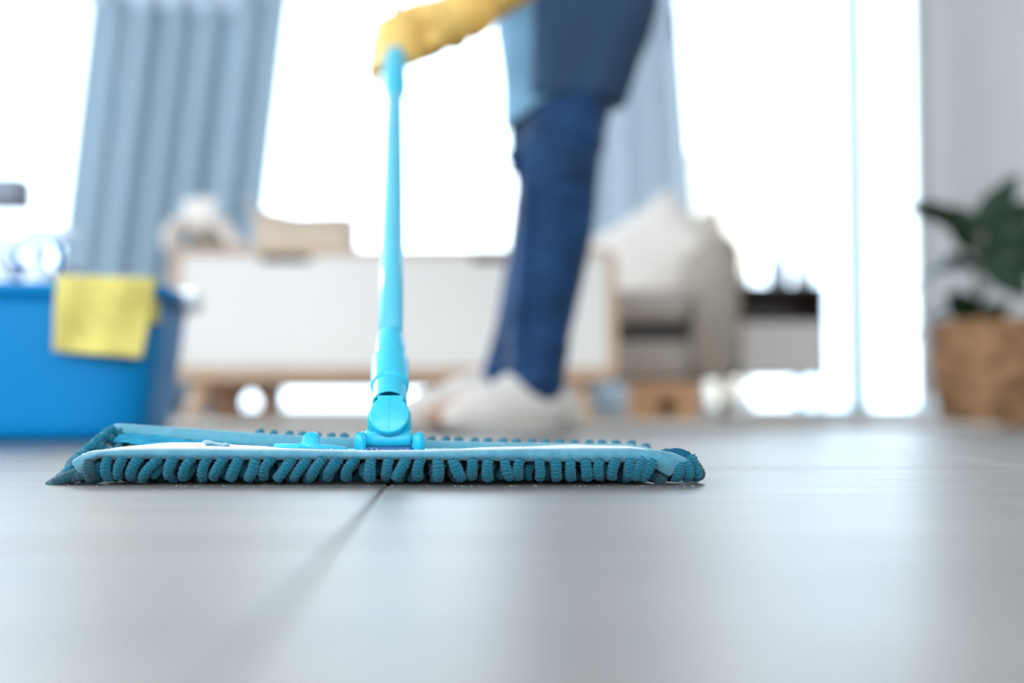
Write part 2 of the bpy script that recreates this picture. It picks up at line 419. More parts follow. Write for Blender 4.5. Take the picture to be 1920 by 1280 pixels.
ZT = Z(-28, 6.15)
curtain('curtain', (154, 540), (104, 486), 6.15, 6, .055, M_curtain, 'wide blue grey eyelet curtain hanging behind the blue bucket', ZT, Z(450, 6.15), .02,
        [(183, 5), (272, 6), (328, 8), (385, 10), (438, 10)], 3)
curt2 = curtain('curtain', (1085, 1272), (1060, 1305), 6.15, 4, .06, M_curtain2, 'narrow pale blue curtain hanging behind the person and the sofa', ZT, Z(450, 6.15), .02,
        [(1240, 5)], 9)
rod = empty('curtain_rod', (X(700, 6.12), 6.12, Z(-14, 6.12)), 'thin pale metal curtain rod along the top of the glass doors', 'curtain rod')
bm = bmesh.new(); tube(bm, [(X(-60, 6.12), 6.12, Z(-14, 6.12)), (X(1330, 6.12), 6.12, Z(-14, 6.12))], .012, 14)
M_rod = mat('pale_metal', (.6, .68, .72), .35, metal=.6)
link('pole', to_me(bm), M_rod, rod)
for p in (-60, 1330):
    bm = bmesh.new(); bmesh.ops.create_uvsphere(bm, u_segments=16, v_segments=10, radius=.026); bmesh.ops.translate(bm, vec=(X(p, 6.12), 6.12, Z(-14, 6.12)), verts=bm.verts)
    link('finial', to_me(bm), M_rod, rod)
for p in (-30, 640, 1310):
    bm = bmesh.new(); tube(bm, [(X(p, 6.12), 6.12, Z(-14, 6.12)), (X(p, 6.12), 6.40, Z(-14, 6.12) + .01)], .008, 8)
    tube(bm, [(X(p, 6.12), 6.40, Z(-14, 6.12) - .05), (X(p, 6.12), 6.40, Z(-14, 6.12) + .16)], .014, 8)
    link('bracket', to_me(bm), M_rod, rod)
# dark strap at the right edge of the narrow curtain
bm = bmesh.new(); tube(bm, [P(1268, y, 6.04) for y in (12, 30, 50, 68, 82)], [.014, .018, .02, .018, .008], 10, flat=.5)
recenter(link('tieback', to_me(bm), mat('dark_blue_strap', (.03, .10, .16), .8), curt2))['label'] = 'dark blue strap high on the edge'

# ================================================================== SIDEBOARD
D = 3.2
x0, x1 = X(315, D), X(1158, D); zt, zb = Z(466, D), Z(712, D); dep = .40
sb = empty('sideboard', ((x0 + x1) / 2, D + dep / 2, RZ), 'low oak sideboard with off-white doors and splayed legs behind the mop', 'sideboard')
# rounded frame: outer rounded rectangle ring extruded
def rr(xa, xb, za, zb_, r, n=6):
    out = []
    for cx, cz, a0 in ((xb - r, zb_ - r, 0), (xa + r, zb_ - r, pi / 2), (xa + r, za + r, pi), (xb - r, za + r, 3 * pi / 2)):
        for k in range(n + 1):
            a = a0 + pi / 2 * k / n; out.append((cx + r * cos(a), cz + r * sin(a)))
    return out
def ring_prism(outer, inner, ya, yb):
    bm = bmesh.new(); n = len(outer)
    A = [bm.verts.new((p[0], ya, p[1])) for p in outer]; B = [bm.verts.new((p[0], ya, p[1])) for p in inner]
    C = [bm.verts.new((p[0], yb, p[1])) for p in outer]; E = [bm.verts.new((p[0], yb, p[1])) for p in inner]
    for k in range(n):
        q = (k + 1) % n
        bm.faces.new((A[k], A[q], B[q], B[k])); bm.faces.new((C[k], E[k], E[q], C[q]))
        bm.faces.new((A[k], C[k], C[q], A[q])); bm.faces.new((B[k], B[q], E[q], E[k]))
    return to_me(bm)
th = .024
me = ring_prism(rr(x0, x1, zb, zt, .035), rr(x0 + th, x1 - th, zb + th * 1.3, zt - th * .62, .018), D - .002, D + dep)
recenter(link('frame', me, M_oak, sb, False))
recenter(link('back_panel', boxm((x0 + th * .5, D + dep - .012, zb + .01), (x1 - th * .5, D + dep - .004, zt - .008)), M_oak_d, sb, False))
xm = (x0 + x1) / 2
def flip_door(xa, xb, slot):
    za, zb_ = zb + th * 1.3 + .003, zt - th * .62 - .002
    sx0, sx1 = X(slot[0], D), X(slot[1], D); sd = .020
    bm = bmesh.new()
    pts = [(xa, za), (xb, za), (xb, zb_), (sx1 + .012, zb_), (sx1, zb_ - sd), (sx0, zb_ - sd), (sx0 - .012, zb_), (xa, zb_)]
    vs = [bm.verts.new((p[0], D + .004, p[1])) for p in pts]; f = bm.faces.new(vs)
    r = bmesh.ops.extrude_face_region(bm, geom=[f]); bmesh.ops.translate(bm, vec=(0, .018, 0), verts=[v for v in r['geom'] if isinstance(v, bmesh.types.BMVert)])
    d = recenter(link('door', to_me(bm), M_door, sb, False))
    recenter(link('slot_shade', boxm((sx0 - .012, D + .023, zb_ - sd - .004), (sx1 + .012, D + .026, zb_ - .001)), M_dark, d, False))  # dark plate painting the shade inside the cutout
flip_door(x0 + th + .002, xm - .0015, (488, 576)); flip_door(xm + .0015, x1 - th - .002, (888, 975))
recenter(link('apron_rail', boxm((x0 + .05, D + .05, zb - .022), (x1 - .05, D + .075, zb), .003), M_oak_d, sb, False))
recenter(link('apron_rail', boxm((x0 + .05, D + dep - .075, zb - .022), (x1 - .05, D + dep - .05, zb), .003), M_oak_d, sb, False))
def sleg(xt, xb_, yt, yb_):
    bm = bmesh.new(); tube(bm, [(xb_, yb_, RZ + .0005), (xb_ * .9 + xt * .1, yb_ * .9 + yt * .1, RZ + .012), (xt, yt, zb + .001)], [.017, .0185, .034], 18)
    recenter(link('leg', to_me(bm), M_oak, sb))
sleg(X(374, D), X(346, D), D + .07, D + .05); sleg(X(1080, D), X(1108, D), D + .07, D + .05)
sleg(X(392, D), X(366, D), D + dep - .07, D + dep - .05); sleg(X(1062, D), X(1090, D), D + dep - .07, D + dep - .05)

# tan box with raised flap, on the sideboard
DB = 3.3
tb = empty('cardboard_box', (X(560, DB), DB + .1, zt), 'open tan cardboard box with a raised flap on the sideboard', 'box')
xa, xb = X(474, DB), X(650, DB); zt2 = Z(408, DB)
bm = bmesh.new(); hz = zt2 - zt
box(bm, ((xa + xb) / 2, DB + .002, zt + hz / 2 + .001), (xb - xa, .005, hz - .002)); box(bm, ((xa + xb) / 2, DB + .2, zt + hz / 2 + .001), (xb - xa, .005, hz - .002))
for xx in (xa, xb): box(bm, (xx, DB + .101, zt + hz / 2 + .001), (.005, .20, hz - .002))
box(bm, ((xa + xb) / 2, DB + .101, zt + .003), (xb - xa, .2, .004))
recenter(link('carton', to_me(bm), M_box, tb, False))
def flap(pts, nm='flap'):
    bm = bmesh.new(); f = bm.faces.new([bm.verts.new(p) for p in pts]); n = f.normal
    bm.normal_update(); n = f.normal.copy(); r = bmesh.ops.extrude_face_region(bm, geom=[f]); bmesh.ops.translate(bm, vec=n * .004, verts=[v for v in r['geom'] if isinstance(v, bmesh.types.BMVert)])
    recenter(link(nm, to_me(bm), M_box, tb, False))
flap([(xa, DB + .01, zt2), (xa, DB + .19, zt2), (xa - .035, DB + .18, Z(368, DB)), (xa - .03, DB + .02, Z(362, DB))])
flap([(xa, DB, zt2), (xa + .1, DB, zt2), (xb, DB, zt2), (xb + .004, DB - .018, zt2 + .006), (xa + .12, DB - .01, zt2 + .004), (xa + .03, DB - .012, zt2 + .022), (xa - .015, DB - .01, zt2 + .035)])
flap([(xb, DB + .02, zt2), (xb, DB + .18, zt2), (xb + .004, DB + .17, zt2 + .03), (xb + .004, DB + .03, zt2 + .008)])
# white arch ornament
DA = 3.36
ar = empty('arch_ornament', (X(380, DA), DA, zt), 'white rounded arch standing on the left end of the sideboard', 'ornament')
bm = bmesh.new(); pts = []
ctrl = [(322, 466, .020), (322, 440, .020), (345, 415, .020), (384, 406, .021), (414, 420, .020), (434, 448, .019), (450, 462, .018)]
q = spline(ctrl, 30); tube(bm, [(P(a, b, DA).x, DA, max(zt + .0, Z(b, DA))) for a, b, r in q], [r for a, b, r in q], 14, flat=2.6)
me = to_me(bm)
for v in me.vertices: v.co.z = max(v.co.z, zt + .0005)
recenter(link('arch', me, M_cream, ar))
bm = bmesh.new(); box(bm, (X(384, DA), DA + .01, (zt + Z(426, DA)) / 2), (.100, .05, Z(426, DA) - zt), None, .022, 4)
recenter(link('felt_cushion', to_me(bm), mat('grey_taupe_felt', (.26, .22, .18), .9), ar))

# wooden crates with a round hole
def crate(px0, px1, py0, py1, d, dep_, hole, hr, through, label, m):
    xa, xb = X(px0, d), X(px1, d); za, zb_ = RZ + .0005, Z(py0, d)
    r = empty('wooden_crate', ((xa + xb) / 2, d + dep_ / 2, za), label, 'crate')
    hx, hz_ = X(hole[0], d), Z(hole[1], d)
    def pan(y):
        n = 32; bm = bmesh.new(); inner = [(hx + hr * cos(2 * pi * k / n), hz_ + hr * sin(2 * pi * k / n)) for k in range(n)]; outer = []
        for k in range(n):
            c, s = cos(2 * pi * k / n), sin(2 * pi * k / n); t = 1e9
            if c > 1e-6: t = min(t, (xb - hx) / c)
            if c < -1e-6: t = min(t, (xa - hx) / c)
            if s > 1e-6: t = min(t, (zb_ - hz_) / s)
            if s < -1e-6: t = min(t, (za - hz_) / s)
            outer.append((hx + t * c, hz_ + t * s))
        # snap the nearest ring points onto the corners
        for cx, cz in ((xa, za), (xb, za), (xa, zb_), (xb, zb_)):
            k = min(range(n), key=lambda k: (outer[k][0] - cx) ** 2 + (outer[k][1] - cz) ** 2); outer[k] = (cx, cz)
        me = ring_prism(outer, inner, y, y + .010); bm.free(); return me
    recenter(link('front_panel', pan(d), m, r, False))
    recenter(link('back_panel', pan(d + dep_ - .01) if through else boxm((xa, d + dep_ - .01, za), (xb, d + dep_, zb_)), m, r, False))
    t = .008
    for nm, lo, hi in (('side_panel', (xa, d + .01, za), (xa + t, d + dep_ - .01, zb_)), ('side_panel', (xb - t, d + .01, za), (xb, d + dep_ - .01, zb_)),
                       ('top_panel', (xa + t, d + .01, zb_ - t), (xb - t, d + dep_ - .01, zb_)), ('bottom_panel', (xa + t, d + .01, za), (xb - t, d + dep_ - .01, za + t))):
        recenter(link(nm, boxm(lo, hi), m, r, False))
crate(400, 516, 722, 790, 3.34, .12, (462, 757), .036, True, 'brown wooden crate with a round hole under the left end of the sideboard', mat('brown_pine', (.34, .17, .08), .5, var=.2, vscale=20))
crate(1180, 1314, 716, 790, 3.52, .16, (1250, 762), .027, False, 'orange wooden crate with a dark round hole below the sofa', M_crate)

# ================================================================== SOFA
sx0, sx1 = .10, X(1388, 3.62)
sofa = empty('sofa', ((sx0 + sx1) / 2, 4.1, RZ), 'taupe fabric sofa with broad padded arm between sideboard and side table', 'sofa')
def spart(nm, lo, hi, bev, m, seg=4, rot=None, par=None):
    bm = bmesh.new(); lo = Vector(lo); hi = Vector(hi); box(bm, (lo + hi) / 2, hi - lo, rot, bev, seg)
    return recenter(link(nm, to_me(bm), m, par or sofa))
axl = X(1302, 3.62)
spart('base', (sx0, 3.66, Z(710, 3.66)), (axl, 4.5, Z(638, 3.66)), .02, M_sofa2)
spart('seat_cushion', (sx0 + .01, 3.64, Z(604, 3.64)), (axl - .003, 4.35, Z(540, 3.64)), .04, M_sofa2, 5)
spart('seat_gap_shade', (sx0 + .03, 3.72, Z(638, 3.66)), (axl - .005, 4.4, Z(604, 3.64)), .004, mat('gap_shade_dark', (.07, .07, .07), .9))  # dark block painting the shaded gap between cushion and base
spart('backrest', (sx0, 4.36, Z(640, 3.66)), (sx1 - .01, 4.58, .66), .06, M_sofa, 5)
# arm: rounded, leaning, built as a loft along its depth
bm = bmesh.new(); rings = []
for y, s in ((3.60, .90), (3.62, .97), (3.66, 1), (4.5, 1), (4.56, .97)):
    prof = rr(-.066, .068, Z(712, 3.62), Z(438, 3.62), .062, 8)
    cz = (Z(712, 3.62) + Z(438, 3.62)) / 2
    rings.append([Vector((X(1346, 3.62) + p[0] * s - .028 * (p[1] - cz) / .2 * -1 * .35, y, cz + (p[1] - cz) * (s * .3 + .7))) for p in prof])
loft(bm, rings); recenter(link('arm', to_me(bm), M_sofa, sofa))
for lx in (sx0 + .06, X(1370, 3.62)):
    for ly in (3.72, 4.48):
        bm = bmesh.new(); tube(bm, [(lx, ly, RZ + .0005), (lx, ly, Z(709, 3.66))], [.013, .02], 14); recenter(link('leg', to_me(bm), M_oak_d, sofa))

def pillow(name, c, sx, sy, sz, rot, m, label, group=None):
    bm = bmesh.new(); n = 18
    for side in (1, -1):
        g = [[None] * (n + 1) for _ in range(n + 1)]
        for i in range(n + 1):
            for j in range(n + 1):
                u, v = 2 * i / n - 1, 2 * j / n - 1
                h = (max(0, 1 - u ** 4) * max(0, 1 - v ** 4)) ** .55
                k = 1 - .07 * (1 - u * u) * abs(v) ** 2 ; l = 1 - .07 * (1 - v * v) * abs(u) ** 2
                g[i][j] = bm.verts.new((u * sx / 2 * l, side * h * sy / 2, v * sz / 2 * k))
        for i in range(n):
            for j in range(n): bm.faces.new((g[i][j], g[i + 1][j], g[i + 1][j + 1], g[i][j + 1]))
    bmesh.ops.remove_doubles(bm, verts=bm.verts, dist=1e-5)
    o = link(name, to_me(bm), m); o.location = c; o.rotation_euler = rot
    return tag(o, label, 'pillow', group)
pillow('throw_pillow', (X(1226, 4.1), 4.08, .515), .42, .17, .40, (R(-12), R(-33), 0), M_cream, 'large cream throw pillow leaning in the corner of the sofa')
pillow('throw_pillow', (X(1312, 4.25), 4.24, .55), .26, .12, .34, (R(-10), R(-18), 0), mat('warm_beige_fabric', (.74, .64, .54), .9), 'warm beige throw pillow behind the sofa arm')

# ================================================================== SIDE TABLE + things on it
DT = 3.80
xa, xb = X(1384, DT), X(1552, DT); za, zb_, zm = Z(706, DT), Z(533, DT), Z(600, DT)
st = empty('side_table', ((xa + xb) / 2, DT + .15, 0.0), 'dark walnut side table with open shelf and pale drawer beside the sofa', 'side table')
M_wal = mat('dark_walnut', (.10, .06, .042), .5, var=.2, vscale=20)
def tp(nm, lo, hi, m, bev=.002): return recenter(link(nm, boxm(lo, hi, bev), m, st, False))
tp('table_top', (xa, DT, zb_ - .012), (xb, DT + .3, zb_), M_wal)
tp('side_panel', (xa, DT, za), (xa + .010, DT + .3, zb_ - .012), M_wal)
tp('side_panel', (xb - .010, DT, za), (xb, DT + .3, zb_ - .012), M_wal)
tp('back_panel', (xa + .01, DT + .288, za), (xb - .01, DT + .298, zb_ - .012), M_wal)
tp('shelf', (xa + .01, DT + .004, zm - .006), (xb - .01, DT + .288, zm), M_wal)
tp('drawer', (xa + .006, DT - .012, za), (xb - .012, DT + .004, zm - .007), mat('pale_drawer_front', (.66, .59, .53), .5), .003)
for lx in (xa + .018, xb - .018):
    for ly in (DT + .02, DT + .28):
        bm = bmesh.new(); tube(bm, [(lx, ly, RZ + .0005), (lx, ly, za + .002)], .007, 10); recenter(link('leg', to_me(bm), mat('grey_metal', (.35, .40, .44), .35, metal=.5) if 'grey_metal' not in bpy.data.materials else bpy.data.materials['grey_metal'], st))
# glowing globe added for a blurred bright glint, not a real lamp
gl = empty('glint_globe', (X(1402, DT), DT + .10, zb_), 'white glowing globe added as a blurred light glint on the side table by the sofa arm', 'lamp')
gx = X(1402, DT + .1); gy = DT + .10
recenter(link('base', lathe([(.036, 0), (.036, .006), (.012, .012), (.008, .03), (.007, .075)], (gx, gy, zb_), 24), M_wplast, gl))
M_globe = mat('glowing_glint', (1, .97, .92), .4, emit=1.6)
bm = bmesh.new(); bmesh.ops.create_uvsphere(bm, u_segments=28, v_segments=18, radius=.055); bmesh.ops.translate(bm, vec=(gx, gy, zb_ + .12), verts=bm.verts)
recenter(link('globe', to_me(bm), M_globe, gl))
def vase(px, d, h, r, label, m):
    o = recenter(link('vase', lathe([(r * .6, 0), (r * .95, h * .1), (r, h * .35), (r * .7, h * .7), (r * .45, h * .85), (r * .55, h), (r * .45, h), (r * .36, h * .85), (r * .6, h * .65), (r * .85, h * .35), (r * .5, h * .06)], (X(px, d), d, zb_ + .0003), 28), m))
    return tag(o, label, 'vase')
vase(1462, DT + .13, .15, .036, 'pale blue vase in the middle of the side table', mat('pale_blue_glaze', (.62, .72, .84), .2))
vase(1512, DT + .12, .09, .028, 'small white vase near the right edge of the side table', mat('white_glaze', (.85, .85, .84), .2))
bm = bmesh.new(); bmesh.ops.create_uvsphere(bm, u_segments=28, v_segments=18, radius=.036)  # sphere added to stand in for a blurred bright glint
o = link('glint_ball', to_me(bm), mat('shiny_white_glint', (.95, .95, .95), .1, coat=1)); o.location = (X(1384, 3.6), 3.56, RZ + .0365)
tag(o, 'small shiny white sphere added as a bright glint under the sofa arm', 'glint_ball')

# ================================================================== POTTED PLANT
DP = 3.36
pc = Vector((X(1874, DP), DP + .0, 0)); zr = Z(606, DP) 
pl = empty('potted_plant', (pc.x, pc.y, 0.0), 'dark green broad leaved plant in woven basket by the grey wall', 'plant')
bm = bmesh.new(); rows, seg = 56, 144; rings = []
hgt = zr
for i in range(rows * 2 + 1):
    t = i / (rows * 2); z = .0005 + t * (hgt - .001)
    r0 = .142 + .032 * min(1, t * 2.2) ** .6
    rg = []
    for k in range(seg):
        th_ = 2 * pi * k / seg; row = i // 2
        bulge = (.0030 if i % 2 else -.0012) * (1 if (k // 3 + row) % 2 else .35)
        rg.append(Vector((pc.x + (r0 + bulge) * cos(th_), pc.y + (r0 + bulge) * sin(th_), z)))
    rings.append(rg)
for rr_, z in ((.166, hgt), (.160, hgt - .012), (.155, hgt - .05)):
    rings.append([Vector((pc.x + rr_ * cos(2 * pi * k / seg), pc.y + rr_ * sin(2 * pi * k / seg), z)) for k in range(seg)])
loft(bm, rings); bk = recenter(link('basket', to_me(bm), M_basket, pl))
bm = bmesh.new(); pts = [(pc.x + .170 * cos(2 * pi * k / 60), pc.y + .170 * sin(2 * pi * k / 60), hgt - .002) for k in range(61)]
tube(bm, pts, .007, 8, disp=lambda th, s: .25 * sin(300 * s + th), cap=False); recenter(link('basket_rim', to_me(bm), M_basket, pl))
bm = bmesh.new(); tube(bm, [(pc.x, pc.y, hgt - .02), (pc.x, pc.y, hgt - .012)], .152, 40); recenter(link('soil', to_me(bm), M_soil, pl))
def leaf(p0, p1, wd, droop, roll, m=M_leaf, label=None):
    """broad leaf: base p0 -> tip p1 (pixel, pixel, depth)"""
    a, b = P(*p0), P(*p1); ax = b - a; L = ax.length; t = ax.normalized()
    side = t.cross(Vector((0, 0, 1))).normalized(); side = Matrix.Rotation(roll, 3, t) @ side; up = side.cross(t)
    bm = bmesh.new(); n, mm = 12, 6; g = []
    for i in range(n + 1):
        u = i / n; wv = wd * (sin(pi * min(1, u * 1.0) ** .8) ** .75) * (1 - .1 * u) + .0008
        c = a + ax * u + up * droop * (4 * u * (1 - u)) * L
        g.append([bm.verts.new(c + side * wv * (2 * j / mm - 1) + up * (abs(2 * j / mm - 1) * wv * .28 + .004 * sin(u * 14 + j))) for j in range(mm + 1)])
    for i in range(n):
        for j in range(mm): bm.faces.new((g[i][j], g[i + 1][j], g[i + 1][j + 1], g[i][j + 1]))
    o = recenter(link('leaf', to_me(bm), m, pl)); s = o.modifiers.new('t', 'SOLIDIFY'); s.thickness = .0014
    if label: o['label'] = label
    return o
M_leafb = mat('leaf_painted_sheen', (.20, .30, .42), .25, .8)  # window reflection put into the leaf colour
lv = [((1812, 420, 3.30), (1690, 386, 3.22), .028, .08, .9), ((1838, 436, 3.36), (1742, 392, 3.40), .040, .06, 1.2), ((1832, 470, 3.30), (1786, 400, 3.24), .034, .05, 1.4),
      ((1828, 440, 3.36), (1910, 326, 3.34), .044, -.05, 1.3), ((1842, 470, 3.33), (1960, 430, 3.25), .060, .08, 1.3), ((1846, 450, 3.38), (1940, 380, 3.48), .045, .05, 1.1),
      ((1856, 450, 3.30), (1930, 560, 3.22), .058, .1, 1.5), ((1860, 470, 3.40), (1995, 500, 3.36), .062, .1, 1.4),
      ((1836, 600, 3.34), (1776, 548, 3.30), .040, .06, 1.2), ((1838, 606, 3.34), (1850, 530, 3.28), .044, .02, 1.5), ((1842, 606, 3.34), (1896, 572, 3.30), .036, .06, 1.2), ((1832, 606, 3.36), (1800, 578, 3.26), .035, .02, 1.4),
      ((1834, 500, 3.34), (1770, 482, 3.30), .022, .05, 1.0), ((1820, 500, 3.36), (1712, 542, 3.28), .026, .10, .5), ((1824, 575, 3.36), (1712, 634, 3.26), .018, .10, .6), ((1836, 480, 3.36), (1800, 450, 3.45), .03, .05, 1.3)]
for i, l in enumerate(lv):
    lf = leaf(*l, m=M_leafb if i in (13, 14) else M_leaf, label='pale bluish leaf with window reflection put into its colour' if i in (13, 14) else None)
    bm = bmesh.new(); tube(bm, [P(1836, min(604, l[0][1] + 24), DP), P(*l[0])], [.004, .0025], 8); recenter(link('leaf_stalk', to_me(bm), M_stem, lf))
bm = bmesh.new(); tube(bm, [P(a, b, DP) for a, b in ((1832, 622), (1836, 590), (1830, 540), (1836, 500), (1838, 460), (1832, 425))], [.008, .007, .0065, .006, .005, .003], 10)
recenter(link('stem', to_me(bm), M_stem, pl))

# ================================================================== LEFT BACKGROUND: desk with grey shaded lamp
DL = 4.6
xe = X(44, DL); zt3 = Z(484, DL)
tbw = empty('wooden_table', (xe - .4, DL + .3, 0), 'brown wooden table at the far left behind the bucket', 'table')
def wp(nm, lo, hi, m): return recenter(link(nm, boxm(lo, hi, .003), m, tbw, False))
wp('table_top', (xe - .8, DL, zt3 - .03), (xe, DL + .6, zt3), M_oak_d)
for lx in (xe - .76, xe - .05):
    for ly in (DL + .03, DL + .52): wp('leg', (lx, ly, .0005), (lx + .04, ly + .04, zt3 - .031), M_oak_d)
lp = empty('table_lamp', (X(4, DL), DL + .2, zt3), 'table lamp with square grey lavender shade at the far left edge', 'lamp')
lx, ly = X(4, DL + .2), DL + .2
recenter(link('base', lathe([(.05, 0), (.05, .012), (.015, .03), (.03, .07), (.02, .11), (.008, .13), (.007, Z(392, DL) - zt3)], (lx, ly, zt3 + .0003), 24), M_wplast, lp))
bm = bmesh.new(); zz0, zz1 = Z(394, DL + .2), Z(334, DL + .2)
loft(bm, [sring((lx, ly), .086, .086, zz0, 8, 40), sring((lx, ly), .086, .086, zz1, 8, 40)], False, False)
me = to_me(bm); o = recenter(link('lamp_shade', me, mat('grey_lavender_shade', (.30, .31, .37), .8), lp)); s = o.modifiers.new('t', 'SOLIDIFY'); s.thickness = .003

# ================================================================== BUCKET
BX, BY = -.842, 2.075; BR = R(8)
bu = empty('bucket', (BX, BY, 0), 'large bright blue plastic bucket on the floor at the left', 'bucket')
HB = .246
bm = bmesh.new()
prof = [(.80, .006, 5), (.84, .002, 5), (.875, .008, 5), (.885, .03, 6), (.93, .12, 6.5), (.97, HB - .034, 7), (.972, HB - .022, 7), (1.02, HB - .020, 7), (1.03, HB - .006, 7), (1.02, HB, 7), (.975, HB, 7), (.955, HB - .02, 7), (.91, .12, 6), (.85, .02, 5), (.6, .010, 5)]
loft(bm, [sring((BX, BY), .275 * s, .205 * s, z, e, 96, BR) for s, z, e in prof])
recenter(link('tub', to_me(bm), M_blue, bu))
# handle ears and wire handle folded onto the rim
for sgn in (1, -1):
    ex = BX + sgn * .292 * cos(BR); ey = BY + sgn * .292 * sin(BR)
    bm = bmesh.new(); box(bm, (ex, ey, HB - .012), (.030, .075, .034), Euler((0, 0, BR)), .008, 3)
    recenter(link('handle_socket', to_me(bm), M_wplast, bu))
bm = bmesh.new(); pts = []
for k in range(41):
    t = pi * k / 40; lx_, ly_ = .298 * cos(t), -.005 + .19 * sin(t)
    pts.append((BX + lx_ * cos(BR) - ly_ * sin(BR), BY + lx_ * sin(BR) + ly_ * cos(BR), HB + .007 + .012 * sin(t)))
tube(bm, pts, .005, 10); recenter(link('handle', to_me(bm), M_wplast, bu))

# yellow cloth draped over the front rim
def cloth_pt(u, v):
    # v 0..1 : inside bottom -> rim -> outside hem
    if v < .22:
        k = v / .22; loc_y = -.176 - .022 * k; z = HB - .06 + .066 * k
    elif v < .34:
        k = (v - .22) / .12; loc_y = -.198 - .024 * k; z = HB + .0055 + .003 * sin(pi * k)
    else:
        k = (v - .34) / .66; z = HB + .0055 - .112 * k - .008 * u * k * 1.2
        loc_y = -.222 - .002 - .006 * sin(k * 5 + u * 3) * k - .003 * sin(u * 11 + 2 * k)
    flare = interp([(0, 0), (.34, 0), (1, 1)], v)
    lx_ = .118 + (.2600 - .118) * u + flare * (-.005 - .011 * u)
    hw = .2833; yy = -.211 * (1 - min(.97, abs(lx_ / hw)) ** 7) ** (1 / 7) + loc_y + .2 + .004
    return Vector((BX + lx_ * cos(BR) - yy * sin(BR), BY + lx_ * sin(BR) + yy * cos(BR), z))
o = sheet('cleaning_cloth', cloth_pt, 36, 40, .003, M_yel); tag(o, 'yellow cleaning cloth hanging over the front rim of the blue bucket', 'cloth')

def spray(px, d, rb, zneck, label, m, nozzle_m, facing):
    x = X(px, d); r = empty('spray_bottle', (x, d, .0125), label, 'bottle')
    z0 = .0125; h = zneck - z0
    recenter(link('bottle', lathe([(rb * .9, 0), (rb, .006), (rb, h * .62), (rb * .92, h * .74), (rb * .5, h * .92), (rb * .36, h * .96), (rb * .36, h)], (x, d, z0), 32), m, r))
    recenter(link('collar', lathe([(rb * .45, 0), (rb * .47, .016), (rb * .36, .02)], (x, d, zneck - .003), 24), M_wplast, r))
    bm = bmesh.new(); n = .028
    box(bm, (x + facing * .010, d, zneck + .034), (.074, .026, .030), Euler((0, R(facing * 4), 0)), .010, 3)
    sh_ = recenter(link('spray_head', to_me(bm), M_wplast, r))
    bm = bmesh.new(); tube(bm, [(x + facing * .046, d, zneck + .036), (x + facing * .058, d, zneck + .036)], .009, 16); recenter(link('nozzle', to_me(bm), nozzle_m, sh_))
    bm = bmesh.new(); tube(bm, [(x + facing * .024, d, zneck + .022), (x + facing * .034, d, zneck + .0), (x + facing * .030, d, zneck - .03)], [.006, .005, .004], 10, flat=1.6); recenter(link('trigger', to_me(bm), mat_tr, sh_))
mat_tr = mat('blue_trigger', (.02, .35, .75), .3)
spray(68, 2.08, .036, Z(478, 2.08), 'clear spray bottle with blue trigger standing in the bucket beside the yellow cloth', M_bottle, M_wplast, 1)
spray(-4, 2.14, .036, Z(492, 2.14), 'white spray bottle in the bucket at the left edge of the photo', M_wplast, M_wplast, 1)

# ================================================================== PERSON
pe = empty('person', (X(990, 2.35), 2.38, 0), 'person in jeans, pinstripe apron and yellow rubber gloves holding the mop', 'person')
def PP(x, y, d, r): return (P(x, y, d), r)
hipn, hipf = (1105, -85, 2.36), (1035, -85, 2.47)
kn, kf = (1050, 335, 2.32), (1018, 335, 2.42)
an, af = (1004, 752, 2.36), (946, 745, 2.44)
Hn, Hf, Kn, Kf, An, Af = [P(*q) for q in (hipn, hipf, kn, kf, an, af)]
pelv = (Hn + Hf) / 2 + Vector((0, 0, .04))
waist = pelv + Vector((-.03, -.04, .13)); chest = waist + Vector((-.06, -.08, .19)); neck = chest + Vector((-.035, -.05, .14)); head = neck + Vector((-.05, -.06, .115))
fdir = Vector((-.75, -.66, 0)).normalized(); sdir = Vector((.66, -.75, 0)).normalized()   # facing; towards the near side
Sn = chest + sdir * .165 + Vector((0, 0, .07)); Sf = chest - sdir * .165 + Vector((0, 0, .07))
# pole line
Q0 = P(730, 764, 1.005); Q1 = P(742, 66, 1.87)
def pole_y(py):
    lo, hi = -.3, 3.0
    for _ in range(60):
        m_ = (lo + hi) / 2; q = Q0.lerp(Q1, m_)
        v = q - Vector((0, 0, HC)); c, s = cos(PITCH), sin(PITCH)
        yy = 640 - F * (v.z * c - v.y * s) / (v.y * c + v.z * s)
        if yy > py: lo = m_
        else: hi = m_
    return Q0.lerp(Q1, lo)
pdir = (Q1 - Q0).normalized()
Wn = P(858, 46, 1.93); En = P(1010, -150, 2.16)
hand2 = Q0 + pdir * 1.56
Wf = hand2 + Vector((.10, .06, .03)); Ef = Sf.lerp(Wf, .5) + Vector((-.02, .05, -.09))
facec = head + Vector((0, 0, .0))
def hd(bm):
    g = bmesh.ops.create_uvsphere(bm, u_segments=28, v_segments=20, radius=1)['verts']
    bmesh.ops.transform(bm, matrix=Matrix.Translation(head) @ Matrix.Diagonal((.078, .088, .112, 1)), verts=g)
toe_n = An + Vector((-.13, -.10, -.0)); toe_n.z = .035; toe_f = Af + Vector((-.13, -.09, 0)); toe_f.z = .035
